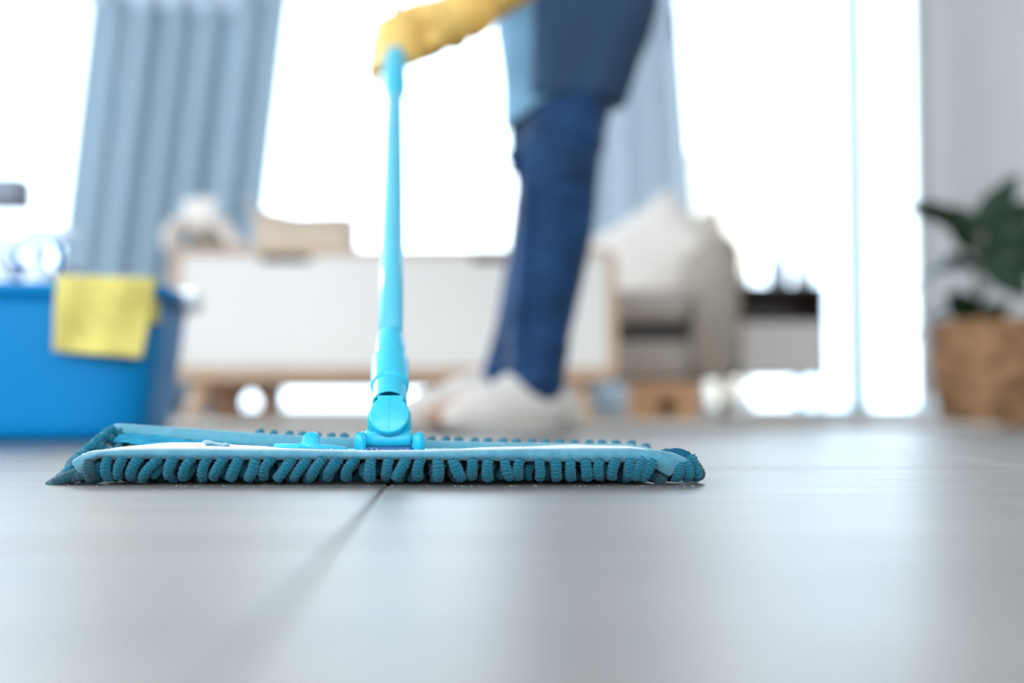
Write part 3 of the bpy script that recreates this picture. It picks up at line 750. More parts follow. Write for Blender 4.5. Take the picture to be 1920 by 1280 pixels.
chains = [[(neck - Vector((0, 0, .04)), .052), (head - Vector((0, 0, .05)), .050)],
          [(pelv, .125), (waist, .105), (chest, .120), (neck - Vector((0, 0, .06)), .06)],
          [(chest + sdir * .06, .11), (Sn, .055), (En, .040), (Wn, .027)], [(chest - sdir * .06, .11), (Sf, .055), (Ef, .040), (Wf, .027)],
          [(pelv + sdir * .05, .10), (Hn, .088), (Kn, .055), (Kn.lerp(An, .5), .048), (An, .034), (toe_n, .028)],
          [(pelv - sdir * .05, .10), (Hf, .088), (Kf, .055), (Kf.lerp(Af, .5), .044), (Af, .034), (toe_f, .028)],
          [(head + fdir * .085 + Vector((0, 0, .012)), .008), (head + fdir * .100 - Vector((0, 0, .022)), .014)],
          [(head + sdir * .082, .012), (head + sdir * .084 - Vector((0, 0, .03)), .009)], [(head - sdir * .082, .012), (head - sdir * .084 - Vector((0, 0, .03)), .009)]]
body = link('body', blob(chains, .010, 6, .5, hd), M_skin, pe)
for s_ in (1, -1):
    bm = bmesh.new(); bmesh.ops.create_uvsphere(bm, u_segments=14, v_segments=10, radius=.012); bmesh.ops.translate(bm, vec=head + fdir * .082 + sdir * s_ * .031 + Vector((0, 0, .008)), verts=bm.verts)
    link('eye', to_me(bm), mat('eye_dark', (.05, .03, .02), .2) if 'eye_dark' not in bpy.data.materials else bpy.data.materials['eye_dark'], pe)
bm = bmesh.new(); tube(bm, [head + fdir * .087 + sdir * s_ * .024 - Vector((0, 0, .058 + .002 * abs(s_))) for s_ in (-1, -.5, 0, .5, 1)], [.003, .006, .006, .006, .003], 8)
link('mouth', to_me(bm), mat('lips', (.45, .15, .13), .5), pe)
hb = head - fdir * .02 + Vector((0, 0, .028))
link('hair', blob([[(hb, .098), (hb - fdir * .04 - Vector((0, 0, .03)), .085)], [(hb - fdir * .11, .045), (hb - fdir * .15 - Vector((0, 0, .04)), .035), (hb - fdir * .15 - Vector((0, 0, .13)), .015)]], .010, 4), M_hair, pe)

# jeans: one garment, two legs
def fold(bm): pass
jn = [(Hn, .105), (P(1073, 120, 2.34), .090), (P(1052, 300, 2.32), .0755), (P(1042, 430, 2.33), .0735), (P(1028, 520, 2.34), .068), (P(1014, 610, 2.35), .061), (P(1004, 700, 2.35), .058), (P(1003, 716, 2.35), .060)]
jf = [(Hf, .10), (P(1030, 120, 2.44), .085), (P(1022, 270, 2.42), .074), (P(1022, 345, 2.42), .060), (P(1016, 430, 2.42), .062), (P(995, 540, 2.43), .058), (P(974, 620, 2.44), .050), (P(948, 690, 2.44), .044), (P(945, 700, 2.44), .046)]
def jext(bm):
    # creases round knee and ankle
    for (c, r, tilt) in ((P(1049, 340, 2.32), .074, .25), (P(1046, 372, 2.32), .072, -.2), (P(1005, 668, 2.35), .060, .3), (P(1008, 645, 2.35), .061, -.2), (P(960, 664, 2.44), .047, .3), (P(1056, 255, 2.32), .079, -.25)):
        pts = [c + Vector((r * cos(t), r * sin(t), tilt * r * cos(t))) for t in [2 * pi * k / 24 for k in range(25)]]
        tube(bm, pts[:-1], .0055, 6)
    for (px, py, d, r) in ((958, 290, 2.36, .014), (962, 318, 2.37, .013), (1010, 712, 2.30, .02)):
        g = bmesh.ops.create_icosphere(bm, subdivisions=2, radius=r)['verts']; bmesh.ops.translate(bm, vec=P(px, py, d), verts=g)
    # vertical front crease towards the window side
    tube(bm, [P(a, b, d) for a, b, d in ((992, 260, 2.285), (990, 400, 2.275), (982, 520, 2.29), (972, 600, 2.30), (972, 680, 2.31))], [.014, .018, .019, .017, .013], 8)
jm = blob([jn, jf, [(pelv, .13), (Hn, .10)], [(pelv, .13), (Hf, .10)]], .0065, 5, .5, jext)
link('jeans', jm, M_navy, pe)

# light denim tunic and pinstripe apron over it
RG = [(-480, 1035, 88, 2.33), (-440, 1038, 140, 2.33), (-380, 1042, 158, 2.33), (-250, 1060, 140, 2.36), (-120, 1078, 152, 2.38), (0, 1073, 152, 2.39), (60, 1068, 140, 2.385), (120, 1060, 124, 2.38), (180, 1052, 111, 2.375), (215, 1046, 104, 2.37), (248, 1043, 98, 2.37)]
def torso_ring(py):
    cx = interp([(a, b) for a, b, c, d in RG], py); hw = interp([(a, c) for a, b, c, d in RG], py); d = interp([(a, dd) for a, b, c, dd in RG], py)
    return cx, hw, d
def tunic_pt(px_off, py, grow, ang):
    cx, hw, d = torso_ring(py); c = P(cx, py, d); s = d / F
    wave = 1 + .035 * sin(ang * 7 + py * .01) * interp([(0, .3), (240, 1)], py) 
    a = (hw * s) * grow * wave; b = .128 * grow * wave * interp([(-480, .55), (-430, .9), (-380, 1), (60, 1.0), (248, .86)], py)
    lean = Vector((0, 0, 0))
    if py < -120: k = (-120 - py) / 440; lean = Vector((-.12 * k, -.16 * k, 0))
    return c + lean + Vector((a * cos(ang), b * sin(ang), 0))
def shirt_fn(u, v):
    ang = 2 * pi * u
    hem = 196 + 50 * max(0, cos(ang - R(195))) ** 1.5
    return tunic_pt(0, -455 + (hem + 455) * v, 1.0, ang)
sheet('tunic', shirt_fn, 96, 60, .004, M_shirt, pe)
def apron_fn(u, v):
    # from just left of centre, round the near side, to the right edge
    ang = R(242) + u * R(150); hem = 205 - 20 * max(0, u - .5)
    p = tunic_pt(0, -370 + (hem + 370) * v, 1.07 + .03 * v, ang)
    return p
ap = sheet('apron', apron_fn, 110, 50, .004, M_apron, pe)
at = ap.data.attributes.new('stripe', 'FLOAT', 'POINT')
for i in range(len(ap.data.vertices)): at.data[i].value = (i % 111) / 110
# sleeves
slv = blob([[(Sn, .078), (En.lerp(Sn, .5), .062), (En, .056), (En.lerp(Wn, .35), .050)]], .009, 4); link('sleeve', slv, M_shirt, pe)
slv = blob([[(Sf, .078), (Ef.lerp(Sf, .5), .062), (Ef, .056), (Ef.lerp(Wf, .45), .050)]], .009, 4); link('sleeve', slv, M_shirt, pe)

# yellow gloves: cuff, palm, four separate fingers and thumb closed round the pole
def glove_a():
    ch = [[PP(966, -54, 1.99, .056), PP(926, -26, 1.97, .052), PP(893, 4, 1.95, .044), PP(860, 34, 1.93, .038), PP(826, 50, 1.91, .038), PP(800, 56, 1.895, .036), PP(778, 58, 1.895, .030)],
          [PP(828, 34, 1.91, .030), PP(784, 36, 1.90, .028), PP(762, 42, 1.885, .025)], [PP(815, 76, 1.90, .026), PP(784, 90, 1.885, .024), PP(764, 97, 1.87, .022)]]
    for i, (y, d0, r) in enumerate(((40, 1.875, .0116), (63, 1.865, .0124), (87, 1.85, .0120), (111, 1.835, .0108))):
        k = i * 2.5
        ch.append([PP(772, y - 2, d0 - .018, r + .003), PP(752, y - 4, d0 - .034, r + .002), PP(726 - k, y + 4, d0 - .034, r + .001), PP(711 - k, y + 12, d0 - .014, r), PP(709 - k, y + 18, d0 + .010, r * .95), PP(722, y + 16, d0 + .028, r * .9)])
    ch.append([PP(812, 40, 1.93, .022), PP(782, 34, 1.93, .0185), PP(752, 38, 1.915, .0165), PP(731, 48, 1.905, .0145), PP(720, 60, 1.90, .012)])
    ch.append([PP(707, 108, 1.83, .0125), PP(702, 124, 1.83, .0105), PP(702, 138, 1.83, .0100), PP(705, 151, 1.83, .0085), PP(706, 163, 1.83, .0060)])
    ch.append([PP(702, 122, 1.83, .010), PP(692, 129, 1.83, .006)])
    def folds(bm):       # loose rubber bunched at the wrist
        for a, b, d, r, tl in ((842, 44, 1.92, .0385, .5), (868, 26, 1.93, .041, .2), (886, 10, 1.94, .044, .6), (812, 52, 1.905, .038, .1)):
            c = P(a, b, d); ax = (P(926, -26, 1.97) - P(826, 50, 1.91)).normalized(); ax = (ax + Vector((0, tl * .4, -tl * .3))).normalized(); e1, e2 = frame_of(ax)
            tube(bm, [c + (e1 * cos(t) + e2 * sin(t)) * r for t in [2 * pi * k / 26 for k in range(26)]], [.0035 + .003 * abs(sin(k * .37 + a)) for k in range(26)], 8)
        for a, b, d, r in ((768, 38, 1.85, .014), (772, 60, 1.845, .015), (768, 84, 1.84, .014), (800, 40, 1.87, .016), (812, 78, 1.875, .017)):
            g = bmesh.ops.create_icosphere(bm, subdivisions=2, radius=r)['verts']; bmesh.ops.translate(bm, vec=P(a, b, d), verts=g)
    return blob(ch, .003, 3, .4, folds)
link('glove', glove_a(), M_glove, pe)
def glove_b():
    h = hand2; n1 = Vector((1, 0, 0)); n2 = n1.cross(pdir).normalized()
    W = Wf; ch = [[(W + (Ef - W) * .38, .050), (W + (Ef - W) * .15, .042), (W, .034), (h + n1 * .052, .034), (h + n1 * .034, .028)]]
    for i in range(4):
        o_ = pdir * (.030 - .020 * i); r = (.0115, .0125, .012, .0105)[i]
        ch.append([(h + o_ + n1 * .038, r + .003)] + [(h + o_ + (n1 * cos(t) - n2 * sin(t)) * (.021 + r * .3), r) for t in (R(35), R(90), R(140), R(185), R(225))])
    ch.append([(h + n1 * .055 + n2 * .02, .018), (h + n1 * .02 + n2 * .03, .0145), (h - n1 * .006 + n2 * .028, .012), (h - n1 * .02 + n2 * .02, .011)])
    return blob(ch, .004, 4, .45)
link('glove', glove_b(), M_glove, pe)

# slippers
def slipper(A, ang, label=None, wid=1.0, hh=0.0):
    u = Vector((cos(ang), sin(ang), 0)); A = Vector((A.x, A.y, 0)); s = Vector((-u.y, u.x, 0))
    ch = [[(A - u * .075 + Vector((0, 0, .045)), .043), (A - u * .02 + Vector((0, 0, .06)), .056 * wid), (A + u * .05 + Vector((0, 0, .05)), .053 * wid), (A + u * .12 + Vector((0, 0, .040)), .049 * wid), (A + u * .165 + Vector((0, 0, .034)), .036)],
          [(A + u * .0 + Vector((0, 0, .085 + hh)), .044 * wid), (A + u * .055 + Vector((0, 0, .062)), .048)], [(A - u * .06 + Vector((0, 0, .06)), .045), (A - u * .04 + Vector((0, 0, .085)), .036)]]
    me = blob(ch, .006, 5)
    for v in me.vertices: v.co.z = max(v.co.z, .014 + (v.co.z - .014) * .2) if v.co.z < .014 else v.co.z
    for v in me.vertices:
        if v.co.z < .014: v.co.z = .014
        n_ = noise.noise(v.co * 90) * .004; v.co += (v.co - Vector((A.x, A.y, v.co.z))).normalized() * n_
    sh = link('slipper', me, M_slip, pe)
    bm = bmesh.new(); out = []
    for k in range(40):
        t = 2 * pi * k / 40; L_ = .125 * cos(t) + .045; W_ = .052 * sin(t) * (1 + .12 * cos(t))
        out.append(A + u * L_ + s * W_)
    loft(bm, [[Vector((p.x, p.y, z)) for p in out] for z in (.0005, .0135)])
    link('slipper_sole', to_me(bm), mat('pale_sole', (.62, .58, .54), .8) if 'pale_sole' not in bpy.data.materials else bpy.data.materials['pale_sole'], sh if False else pe)
slipper(Vector((X(996, 2.34), 2.36, 0)), R(218), wid=1.06, hh=.008)
slipper(Vector((X(905, 2.44), 2.46, 0)), R(212))

# ================================================================== MOP
mop = empty('flat_mop', (-.10, .995, 0), 'teal chenille flat mop with cyan pole on the damp floor in the foreground', 'mop')
DF = .932
def px2x(px, d=DF): return X(px, d)
# --- front canvas band -------------------------------------------------
b_top = [(139, 862), (150, 855), (172, 848), (230, 844), (328, 843), (560, 845), (690, 848), (800, 847), (995, 843), (1180, 842), (1232, 845), (1265, 851), (1290, 862)]
b_bot = [(139, 872), (148, 886), (156, 889), (170, 868), (186, 858), (328, 860), (560, 861), (690, 860), (800, 861), (995, 864), (1182, 866), (1214, 870), (1236, 882), (1254, 893), (1270, 882), (1290, 866)]
t_in = [(139, .0), (170, 846), (230, 836), (300, 832), (390, 831), (640, 836), (800, 837), (1080, 834), (1210, 841), (1290, 862)]
def band_fn(u, v):
    px = 139 + u * (1290 - 139); x = px2x(px)
    zt_ = Z(interp(b_top, px), DF); zb2 = Z(interp(b_bot, px), DF)
    wob = .0004 * noise.noise(Vector((px * .02, v * 3, 1)))
    endl = max(0, (190 - px) / 60); endr = max(0, (px - 1225) / 60); setback = .004 * endl ** 2 + .005 * endr ** 2
    if v < .15:      # turned-under lip
        k = v / .15; return Vector((x, DF + .0035 - .0035 * k + setback, zb2 + .0012 * (1 - k)))
    if v < .65:
        k = (v - .15) / .5; return Vector((x, DF - .0034 * sin(pi * k) + wob + setback, zb2 + (zt_ - zb2) * k))
    k = (v - .65) / .35; zi = zt_ - .0004
    return Vector((x, DF + .001 + .010 * k + setback, zt_ + .0004 * sin(k * pi) - .0004 * k))
sheet('front_flap', band_fn, 260, 26, .0011, M_band, mop, off=0)
# --- off-white top panel ----------------------------------------------------
def top_fn(u, v):
    px = 150 + u * (1215 - 150); y = DF + .006 + v * .034; x = X(px, DF) + .0
    zc = Z(interp([(150, 858), (200, 840), (300, 831), (390, 831), (430, 836), (480, 838), (520, 842), (650, 846), (700, 847), (800, 846), (850, 844), (900, 840), (1000, 838), (1080, 835), (1180, 838), (1215, 842)], px), DF + .028)
    zf = Z(interp(b_top, px), DF) + .0006
    k = min(1, v / .65); z = zf + (zc - zf) * sin(k * pi / 2) - .004 * max(0, v - .7) / .3 + .0003 * noise.noise(Vector((px * .03, v * 6, 0)))
    return Vector((x, y, z))
sheet('pocket_panel', top_fn, 160, 16, .0016, M_top, mop)
# fabric tab stitched on the panel
def tab_fn(u, v):
    px = 386 + u * 44 + v * -6; d = DF + .012 + v * .02
    return Vector((X(px, d), d, top_fn((px - 150) / 1065, (d - DF - .006) / .034).z + .0016 + .0006 * sin(u * 7)))
sheet('fabric_tab', tab_fn, 14, 8, .0010, M_band2, mop)
# --- pad body and cyan plate -----------------------------------------------------
bm = bmesh.new(); box(bm, ((X(150, DF) + X(1280, DF)) / 2, 1.005, .0165), (X(1240, DF) - X(200, DF), .085, .006), None, .003, 2)
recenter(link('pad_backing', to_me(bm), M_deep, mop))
xa, xb = X(360, .99), X(1120, .99)
bm = bmesh.new(); box(bm, ((xa + xb) / 2, 1.000, .0218), (xb - xa, .060, .0035), None, .0015, 2)
recenter(link('mop_plate', to_me(bm), M_cyan, mop))
bm = bmesh.new(); box(bm, ((X(215, DF) + X(1225, DF)) / 2, 1.005, .0088), (X(1225, DF) - X(215, DF), .070, .0140), None, .004, 3)
bmesh.ops.subdivide_edges(bm, edges=bm.edges[:], cuts=10, use_grid_fill=True)
for v in bm.verts: v.co += Vector((0, noise.noise(v.co * 90) * .003, noise.noise(v.co * 70 + Vector((5, 5, 5))) * .0008))
o = recenter(link('gap_shade_pile', to_me(bm), mat('gap_shade_teal', (.006, .07, .11), .95, .1, var=.4, vscale=300), mop)); o['kind'] = 'stuff'  # dark slab added so the gaps between strands look shaded
# --- rear canvas band --------------------------------------------------------------
DR = 1.056
r_top = [(204, 806), (215, 796), (230, 796), (292, 800), (401, 807), (510, 815), (598, 820), (800, 827), (957, 831), (1182, 834), (1205, 838), (1222, 843)]
def rear_fn(u, v):
    px = 206 + u * (1222 - 206); zt_ = Z(interp(r_top, px), DR); lift = interp([(206, .7), (330, .45), (520, .15), (700, 0)], px)
    zb2 = .0195 + (zt_ - .0195) * lift * .75
    x = X(px, DR); wob = noise.noise(Vector((px * .015, v * 2, 4)))
    if v > .8: k = (v - .8) / .2; return Vector((x, DR + .006 * k + .002 * wob, zt_ + .0006 * sin(k * pi) - .001 * k))
    k = v / .8
    return Vector((x, DR - .004 * (1 - k) + .0022 * wob * k - .003 * sin(k * pi), zb2 + (zt_ - zb2) * k + .0004 * wob))
sheet('rear_flap', rear_fn, 200, 18, .0012, M_band2, mop)
# crumpled lining under the lifted rear flap (left end)
def crump(u, v):
    px = 225 + u * 250; z = Z(812 + u * 24 + v * 14, 1.045); n_ = noise.noise(Vector((u * 14, v * 5, 2)))
    return Vector((X(px, 1.045), 1.050 - .022 * v + .002 * n_, max(.018, z + .0022 * n_)))
sheet('crumpled_lining', crump, 70, 14, .001, mat('mid_teal_lining', (.03, .30, .46), .9, .1, var=.3, vscale=120), mop)

# --- chenille strands ----------------------------------------------------------------
def strand_mesh(seed, L=.0225, r0=.0042, n=46, seg=18):
    rnd = random.Random(seed); ph = rnd.uniform(0, 9); fr = rnd.uniform(7.5, 9.5)
    bm = bmesh.new(); pts = []; rad = []
    for i in range(n):
        t = i / (n - 1); 
        y = -.0035 * sin(pi * min(1, t * 1.15)) + .007 * max(0, t - .72) / .28 * .6
        pts.append(Vector((.0006 * sin(t * 4 + ph), y, -L * (1 - (1 - t) ** 1.0) + .0 )))
        e = 1.0
        if t > .86: e = sqrt(max(.02, 1 - ((t - .86) / .14) ** 2))
        if t < .10: e = .55 + .45 * sqrt(max(0, 1 - ((.10 - t) / .10) ** 2))
        rad.append(r0 * e * (1 + .05 * sin(t * 5 + ph)))
    def dp(th, s):
        fuzz = interp([(0, .3), (.45, .6), (.75, 1), (1, 1)], s)
        wob = noise.noise(Vector((cos(th) * 1.3, sin(th) * 1.3, s * 3 + ph))) * .9
        ridge = sin((s * fr + wob * .34 * 2) * 2 * pi)
        ridge = (abs(ridge) ** .6) * (1 if ridge > 0 else -1)
        return .115 * ridge * (1.25 - fuzz * .8) + .16 * fuzz * noise.noise(Vector((cos(th) * 3.2 + ph, sin(th) * 3.2, s * 16))) + .05 * noise.noise(Vector((cos(th) * 8, sin(th) * 8 + ph, s * 40)))
    tube(bm, pts, rad, seg, dp); me = to_me(bm, 'strand'); me.shade_smooth(); return me
SV = [strand_mesh(k) for k in range(10)]
SVD = []
for k in range(3):
    m_ = strand_mesh(40 + k); m_.materials.append(M_strand_d); SVD.append(m_)
for m_ in SV: m_.materials.append(M_strand)
ml = Vector(mop.location)
def strand(top, rot=(0, 0, 0), sc=(1, 1, 1), me=None, label=None):
    o = bpy.data.objects.new('strand', me or random.choice(SV)); COL.objects.link(o); o.parent = mop
    o.location = Vector(top) - ml; o.rotation_euler = rot; o.scale = sc
    if label: o['label'] = label
    return o
front = [(170, 168), (204, 203), (231, 221), (262, 243), (299, 263), (326, 315), (361, 341), (390, 379), (421, 399), (450, 432), (481, 465), (512, 490), (547, 521), (576, 550), (607, 580), (636, 609), (669, 642), (699, 691), (729, 725), (761, 742), (788, 783), (822, 821), (849, 866), (884, 887), (914, 916), (948, 954), (975, 971), (1008, 1016), (1038, 1047), (1068, 1072), (1096, 1104), (1124, 1122), (1154, 1147), (1180, 1179), (1203, 1190), (1224, 1205)]
ZTOP = .0212
for i, (a, b) in enumerate(front):
    ya = DF + .0012; dx = X(b, DF) - X(a, DF); h = ZTOP - .0030
    lean = math.atan2(dx, h); ln = sqrt(dx * dx + h * h)
    strand((X(a, DF), ya, ZTOP + random.uniform(-.0008, .0006)), (random.uniform(-.06, .06), -lean, random.uniform(-.3, .3)), (random.uniform(.92, 1.04), 1, ln / .0225), SVD[i % 3] if i == 0 else None)
# second row, seen in the gaps
px = 190
while px < 1240:
    strand((X(px, DF + .013), DF + .0155 + random.uniform(-.002, .002), .0165), (random.uniform(-.5, -.2), random.uniform(-.25, .75), random.uniform(-1, 1)), (1, 1, random.uniform(.62, .72)))
    px += random.uniform(24, 33)
px = 205
while px < 1235:
    strand((X(px, DF + .024), DF + .028 + random.uniform(-.002, .002), .0165), (random.uniform(-.2, .2), random.uniform(-.5, .5), random.uniform(-1, 1)), (1, 1, random.uniform(.66, .72)))
    px += random.uniform(18, 22)
# middle rows below the pad
for yy in (.988, 1.018):
    px = 230
    while px < 1230:
        strand((X(px, .99), yy, .0150), (random.uniform(-.2, .2), random.uniform(-.3, .3), random.uniform(-1, 1)), (1, 1, .62)); px += 40
# rear row: tips show above the rear flap
px = 487.0
while px < 1215:
    zt_ = Z(interp(r_top, px), DR)
    if not (690 < px < 770 and False):
        ln = zt_ + .0022 - .002
        strand((X(px, DR + .012), DR + .0125, zt_ + .0024), (0, random.uniform(-.08, .08), random.uniform(2.8, 3.4)), (1, 1, ln / .0225))
    px += 26.8
px = 225.0
while px < 487:
    zt_ = Z(interp(r_top, px), DR); strand((X(px, DR + .012), DR + .0115, zt_ - .0015), (0, random.uniform(-.1, .1), random.uniform(2.8, 3.4)), (1, 1, (zt_ - .0035) / .0225)); px += 25
# left end: strands tumble over the side from the lifted rear corner to the front corner
LE = [(206, 804, 1.052), (196, 810, 1.045), (190, 816, 1.036), (180, 822, 1.026), (172, 830, 1.016), (163, 838, 1.000), (155, 846, .985), (148, 853, .972), (143, 860, .958), (140, 866, .946)]
for i, (a, b, d) in enumerate(LE):
    p = P(a, b, d); 
    strand(p + Vector((.004, 0, .001)), (random.uniform(-.2, .2), R(38) + random.uniform(-.15, .2), random.uniform(-.3, .5)), (1, 1, max(.6, (p.z - .003) / cos(R(38)) / .0225 * .95)))
    if i % 2 == 0 and i < 6:
        strand(P(a + 14, b + 3, d), (R(70), random.uniform(-.3, .6), R(random.uniform(-110, -60))), (1, 1, .8))
# darker strand stretched out to the tip, and its neighbours
strand(P(152, 884, .940), (0, R(66), R(10)), (1.0, 1.15, 1.22), SVD[0], 'dark strand stretched out flat at the left tip')
strand(P(160, 872, .962), (0, R(62), R(20)), (.9, .9, 1.05), None)
strand(P(170, 889, .938), (0, R(78), 0), (.9, .9, .85), SVD[1]); strand(P(190, 893, .946), (R(10), R(74), 0), (.9, .9, .8), SVD[2])
# right end fan
for a, b, d, ry, ln in ((1274, 868, .936, R(-2), .95), (1287, 866, .938, R(-15), .98), (1296, 858, .942, R(-26), 1.15), (1302, 866, .954, R(-27), 1.05), (1290, 862, .975, R(-30), 1.1), (1282, 858, 1.0, R(-30), 1.05), (1262, 852, 1.02, R(-32), 1.0), (1246, 848, 1.04, R(-30), 1.0)):
    p = P(a - 4, b - 3, d); strand(p, (random.uniform(-.15, .05), ry, R(20)), (1, 1, ln * (p.z - .0025) / cos(ry) / .0225 / ln), SVD[1] if d == .954 else None)
strand(P(1246, 872, .944), (0, R(20), 0), (1, 1, .72), SVD[2])
for a_, d_ in ((1258, .956), (1268, .951), (1236, .952), (1222, .948), (188, .944), (174, .950)):
    strand(Vector((X(a_, d_), d_, .0175)), (0, random.uniform(-.15, .15), 0), (1, 1, .72))
# rolled corner of the lining at the right end
bm = bmesh.new(); q = spline([(1236, 846, .0012), (1256, 848, .0028), (1272, 851, .0045), (1284, 856, .0052), (1288, 864, .0036)], 16)
tube(bm, [P(a, b, .947) for a, b, r in q], [r for a, b, r in q], 12, disp=lambda th, s: .08 * sin(th * 3 + s * 9)); recenter(link('corner_roll', to_me(bm), M_deep, mop))

# loose lint fibres on the top edge
bm = bmesh.new(); rl = random.Random(4)
for k in range(150):
    px = rl.uniform(180, 1230) if k < 90 else rl.uniform(620, 840); d = DF + rl.uniform(.002, .02)
    p = Vector((X(px, d), d, top_fn((px - 150) / 1065, max(0, (d - DF - .006) / .034)).z + .0008)); dr = Vector((rl.uniform(-1, 1), rl.uniform(-.6, .4), rl.uniform(.15, 1))).normalized(); L = rl.uniform(.0006, .0023)
    cv = Vector((rl.uniform(-1, 1), 0, rl.uniform(-1, .4))) * L * .5
    tube(bm, [p, p + dr * L * .5 + cv * .4, p + dr * L + cv * .2], [.00009, .00008, .00005], 4)
o = link('lint', to_me(bm), M_lint, mop); o['kind'] = 'stuff'

# --- cyan clip lever -----------------------------------------------------------------
DC = .968
bm = bmesh.new()
def quadprism(bm, pts, d0, d1, bev=.0012):
    vs = [bm.verts.new(P(a, b, d0)) for a, b in pts]; f = bm.faces.new(vs); 
    r = bmesh.ops.extrude_face_region(bm, geom=[f]); nv = [v for v in r['geom'] if isinstance(v, bmesh.types.BMVert)]
    bmesh.ops.translate(bm, vec=(0, d1 - d0, 0), verts=nv)
    if bev: bmesh.ops.bevel(bm, geom=list({e for v in vs + nv for e in v.link_edges}), offset=bev, segments=2, affect='EDGES')
lev = [(512, 832), (560, 833), (566, 828), (567, 818), (571, 812), (577, 810), (589, 810), (593, 813), (595, 818), (595, 833), (648, 839), (648, 847), (600, 847), (575, 846), (556, 844), (512, 842)]
quadprism(bm, lev, DC, DC + .014, .0010)
recenter(link('clip_lever', to_me(bm), M_cyan, mop))
# --- yoke ears, axle barrel, hinge block ----------------------------------------------
def ear(pa, pb):
    bm = bmesh.new(); pts = []
    r = (pb - pa) / 2 * .62; 
    pts = [(pa, 850), (pb, 850), (pb, 820), (pb - 1, 815), (pb - 4, 811.5), (pb - 7, 810), (pa + 7, 810), (pa + 4, 811.5), (pa + 1, 815), (pa, 820)]
    quadprism(bm, pts, .984, 1.008, .0012); recenter(link('yoke_ear', to_me(bm), M_cyan, mop))
ear(664, 684); ear(773.5, 793.5)
bm = bmesh.new(); c0, c1 = P(686, 822, 1.0), P(771.5, 822, 1.0)
tube(bm, [c0, c0 + Vector((.0006, 0, 0)), c1 - Vector((.0006, 0, 0)), c1], [.0066, .0073, .0073, .0066], 32)
recenter(link('axle_barrel', to_me(bm), M_cyan, mop))
bm = bmesh.new(); tube(bm, [P(668, 822, .997), P(790, 822, .997)], .0030, 16); recenter(link('axle_pin', to_me(bm), M_cyan, mop))
bm = bmesh.new(); box(bm, P(729, 842, 1.0) + Vector((0, 0, 0)), (.040, .022, .005), None, .001, 2); recenter(link('yoke_base', to_me(bm), mat('shadow_blue_plastic', (.01, .10, .25), .5), mop))  # shade below the barrel put into the base colour
# hinge block rising behind the disc
bm = bmesh.new(); quadprism(bm, [(689, 812), (769, 812), (769, 778), (766, 768), (758, 760), (700, 760), (692, 768), (689, 778)], .996, 1.010, .0015)
recenter(link('hinge_block', to_me(bm), M_cyan, mop))
# hinge disc, tilted back with the pole
nrm = Vector((0, -sin(R(31)), cos(R(31)))); nrm = Vector((0, -.93, .37)).normalized()
dc = P(729.5, 776, .988)
bm = bmesh.new(); ax = nrm
lathe_axis(bm, [(dc - ax * .010, .0158), (dc - ax * .0006, .0161), (dc + ax * .0006, .0158), (dc + ax * .0012, .0150)], 48)
hdisc = recenter(link('hinge_disc', to_me(bm), M_cyan, mop))
bm = bmesh.new(); uw = Vector((1, 0, 0)); vv = nrm.cross(uw) * -1; vv = vv if vv.z > 0 else -vv
for s_ in (1,):
    pts = [dc - ax * .001 + uw * a * .001 + vv * b * .001 for a, b in ((-13, 7), (13, 7), (10.3, 10.5), (10.3, 16.5), (-10.3, 16.5), (-10.3, 10.5))]
    vs = [bm.verts.new(p) for p in pts]; f = bm.faces.new(vs); r = bmesh.ops.extrude_face_region(bm, geom=[f]); bmesh.ops.translate(bm, vec=-ax * .008, verts=[v for v in r['geom'] if isinstance(v, bmesh.types.BMVert)])
recenter(link('hinge_neck', to_me(bm), M_cyan, mop, False))
bm = bmesh.new(); tube(bm, [dc + ax * .0011 - vv * .015, dc + ax * .0013 + vv * .015], .0003, 6); recenter(link('mould_seam', to_me(bm), M_cyan, hdisc))

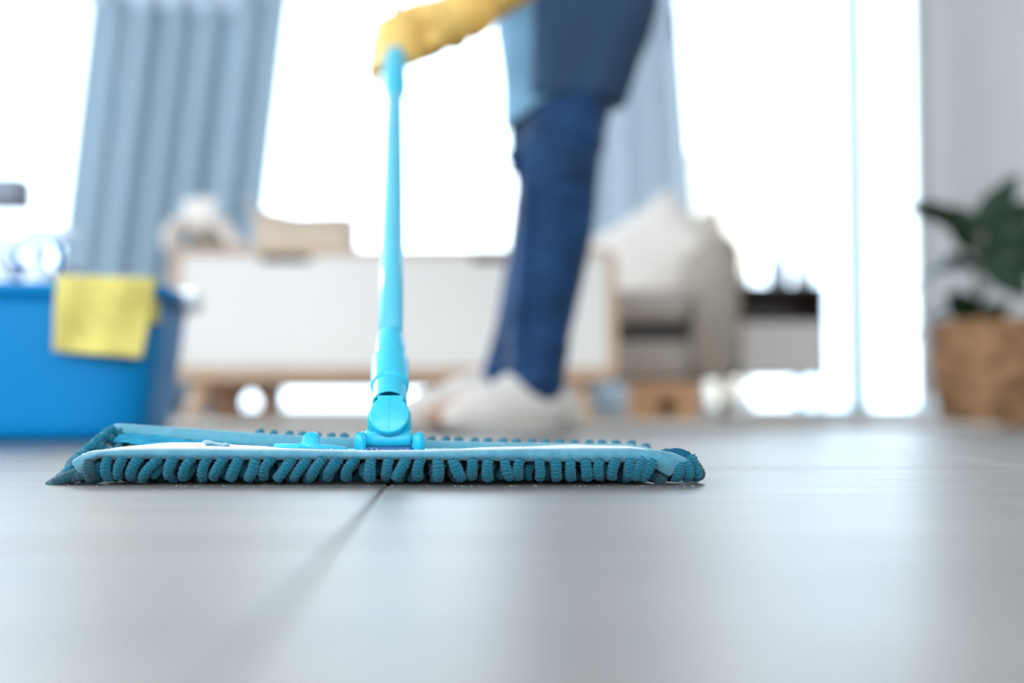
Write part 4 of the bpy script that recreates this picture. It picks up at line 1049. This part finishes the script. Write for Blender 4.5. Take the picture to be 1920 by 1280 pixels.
# --- pole -------------------------------------------------------------------------------
def at(py, hw):
    q = pole_y(py); return (q, hw * q.y / F)
def pole_part(nm, prof, m, seg=40, cap=True):
    bm = bmesh.new(); lathe_axis(bm, [at(a, b) for a, b in prof], seg, cap); return recenter(link(nm, to_me(bm), m, mop))
# socket with open lower mouth (hollow)
pole_part('socket', [(738, 24), (742, 26), (752, 28.5), (759, 29.5), (759, 32), (757, 32.4), (710, 31.6), (706, 31.6)], M_cyan, 40, False)
pole_part('lower_sleeve', [(728, 31), (727, 35.2), (724, 36), (696, 36), (680, 34.8), (677, 34), (676, 29)], M_cyan)
pole_part('sleeve_cone', [(680, 29), (668, 30), (648, 27.8), (632, 24.6), (629, 22)], M_cyan)
bm = bmesh.new()
lathe_axis(bm, [at(640, 23.0), at(500, 21.5), at(400, 20), at(300, 18.5), at(190, 17), at(160, 16.6)], 40)
recenter(link('pole', to_me(bm), M_cyan2, mop))
pole_part('locking_collar', [(186, 17), (180, 18), (170, 22.5), (156, 23.5), (142, 22.5), (118, 22.5), (104, 20), (96, 13)], M_cyan)
bm = bmesh.new(); qa = pole_y(150)
tube(bm, [qa, Q0 + pdir * 1.62], .0082, 24); recenter(link('inner_pole', to_me(bm), M_cyan2, mop))
bm = bmesh.new(); e = Q0 + pdir * 1.60; tube(bm, [e, e + pdir * .02, e + pdir * .05, e + pdir * .055], [.011, .013, .012, .006], 20); recenter(link('end_cap', to_me(bm), M_cyan, mop))

# water droplets / grit sparkling in front of the mop
bm = bmesh.new(); rg = random.Random(11)
for k in range(170):
    px = rg.uniform(110, 1320); d = DF - .006 - abs(rg.gauss(0, .008)); r = rg.uniform(.00012, .00038)
    g = bmesh.ops.create_icosphere(bm, subdivisions=1, radius=r)['verts']; bmesh.ops.transform(bm, matrix=Matrix.Translation((X(px, d), d, r * .3)) @ Matrix.Diagonal((1, 1, .6, 1)), verts=g)
o = link('water_droplets', to_me(bm), mat('water_drop', (.9, .9, .9), .05, .9)); recenter(o)
tag(o, 'tiny water droplets and grit sparkling along the front edge of the mop', 'droplets', kind='stuff')
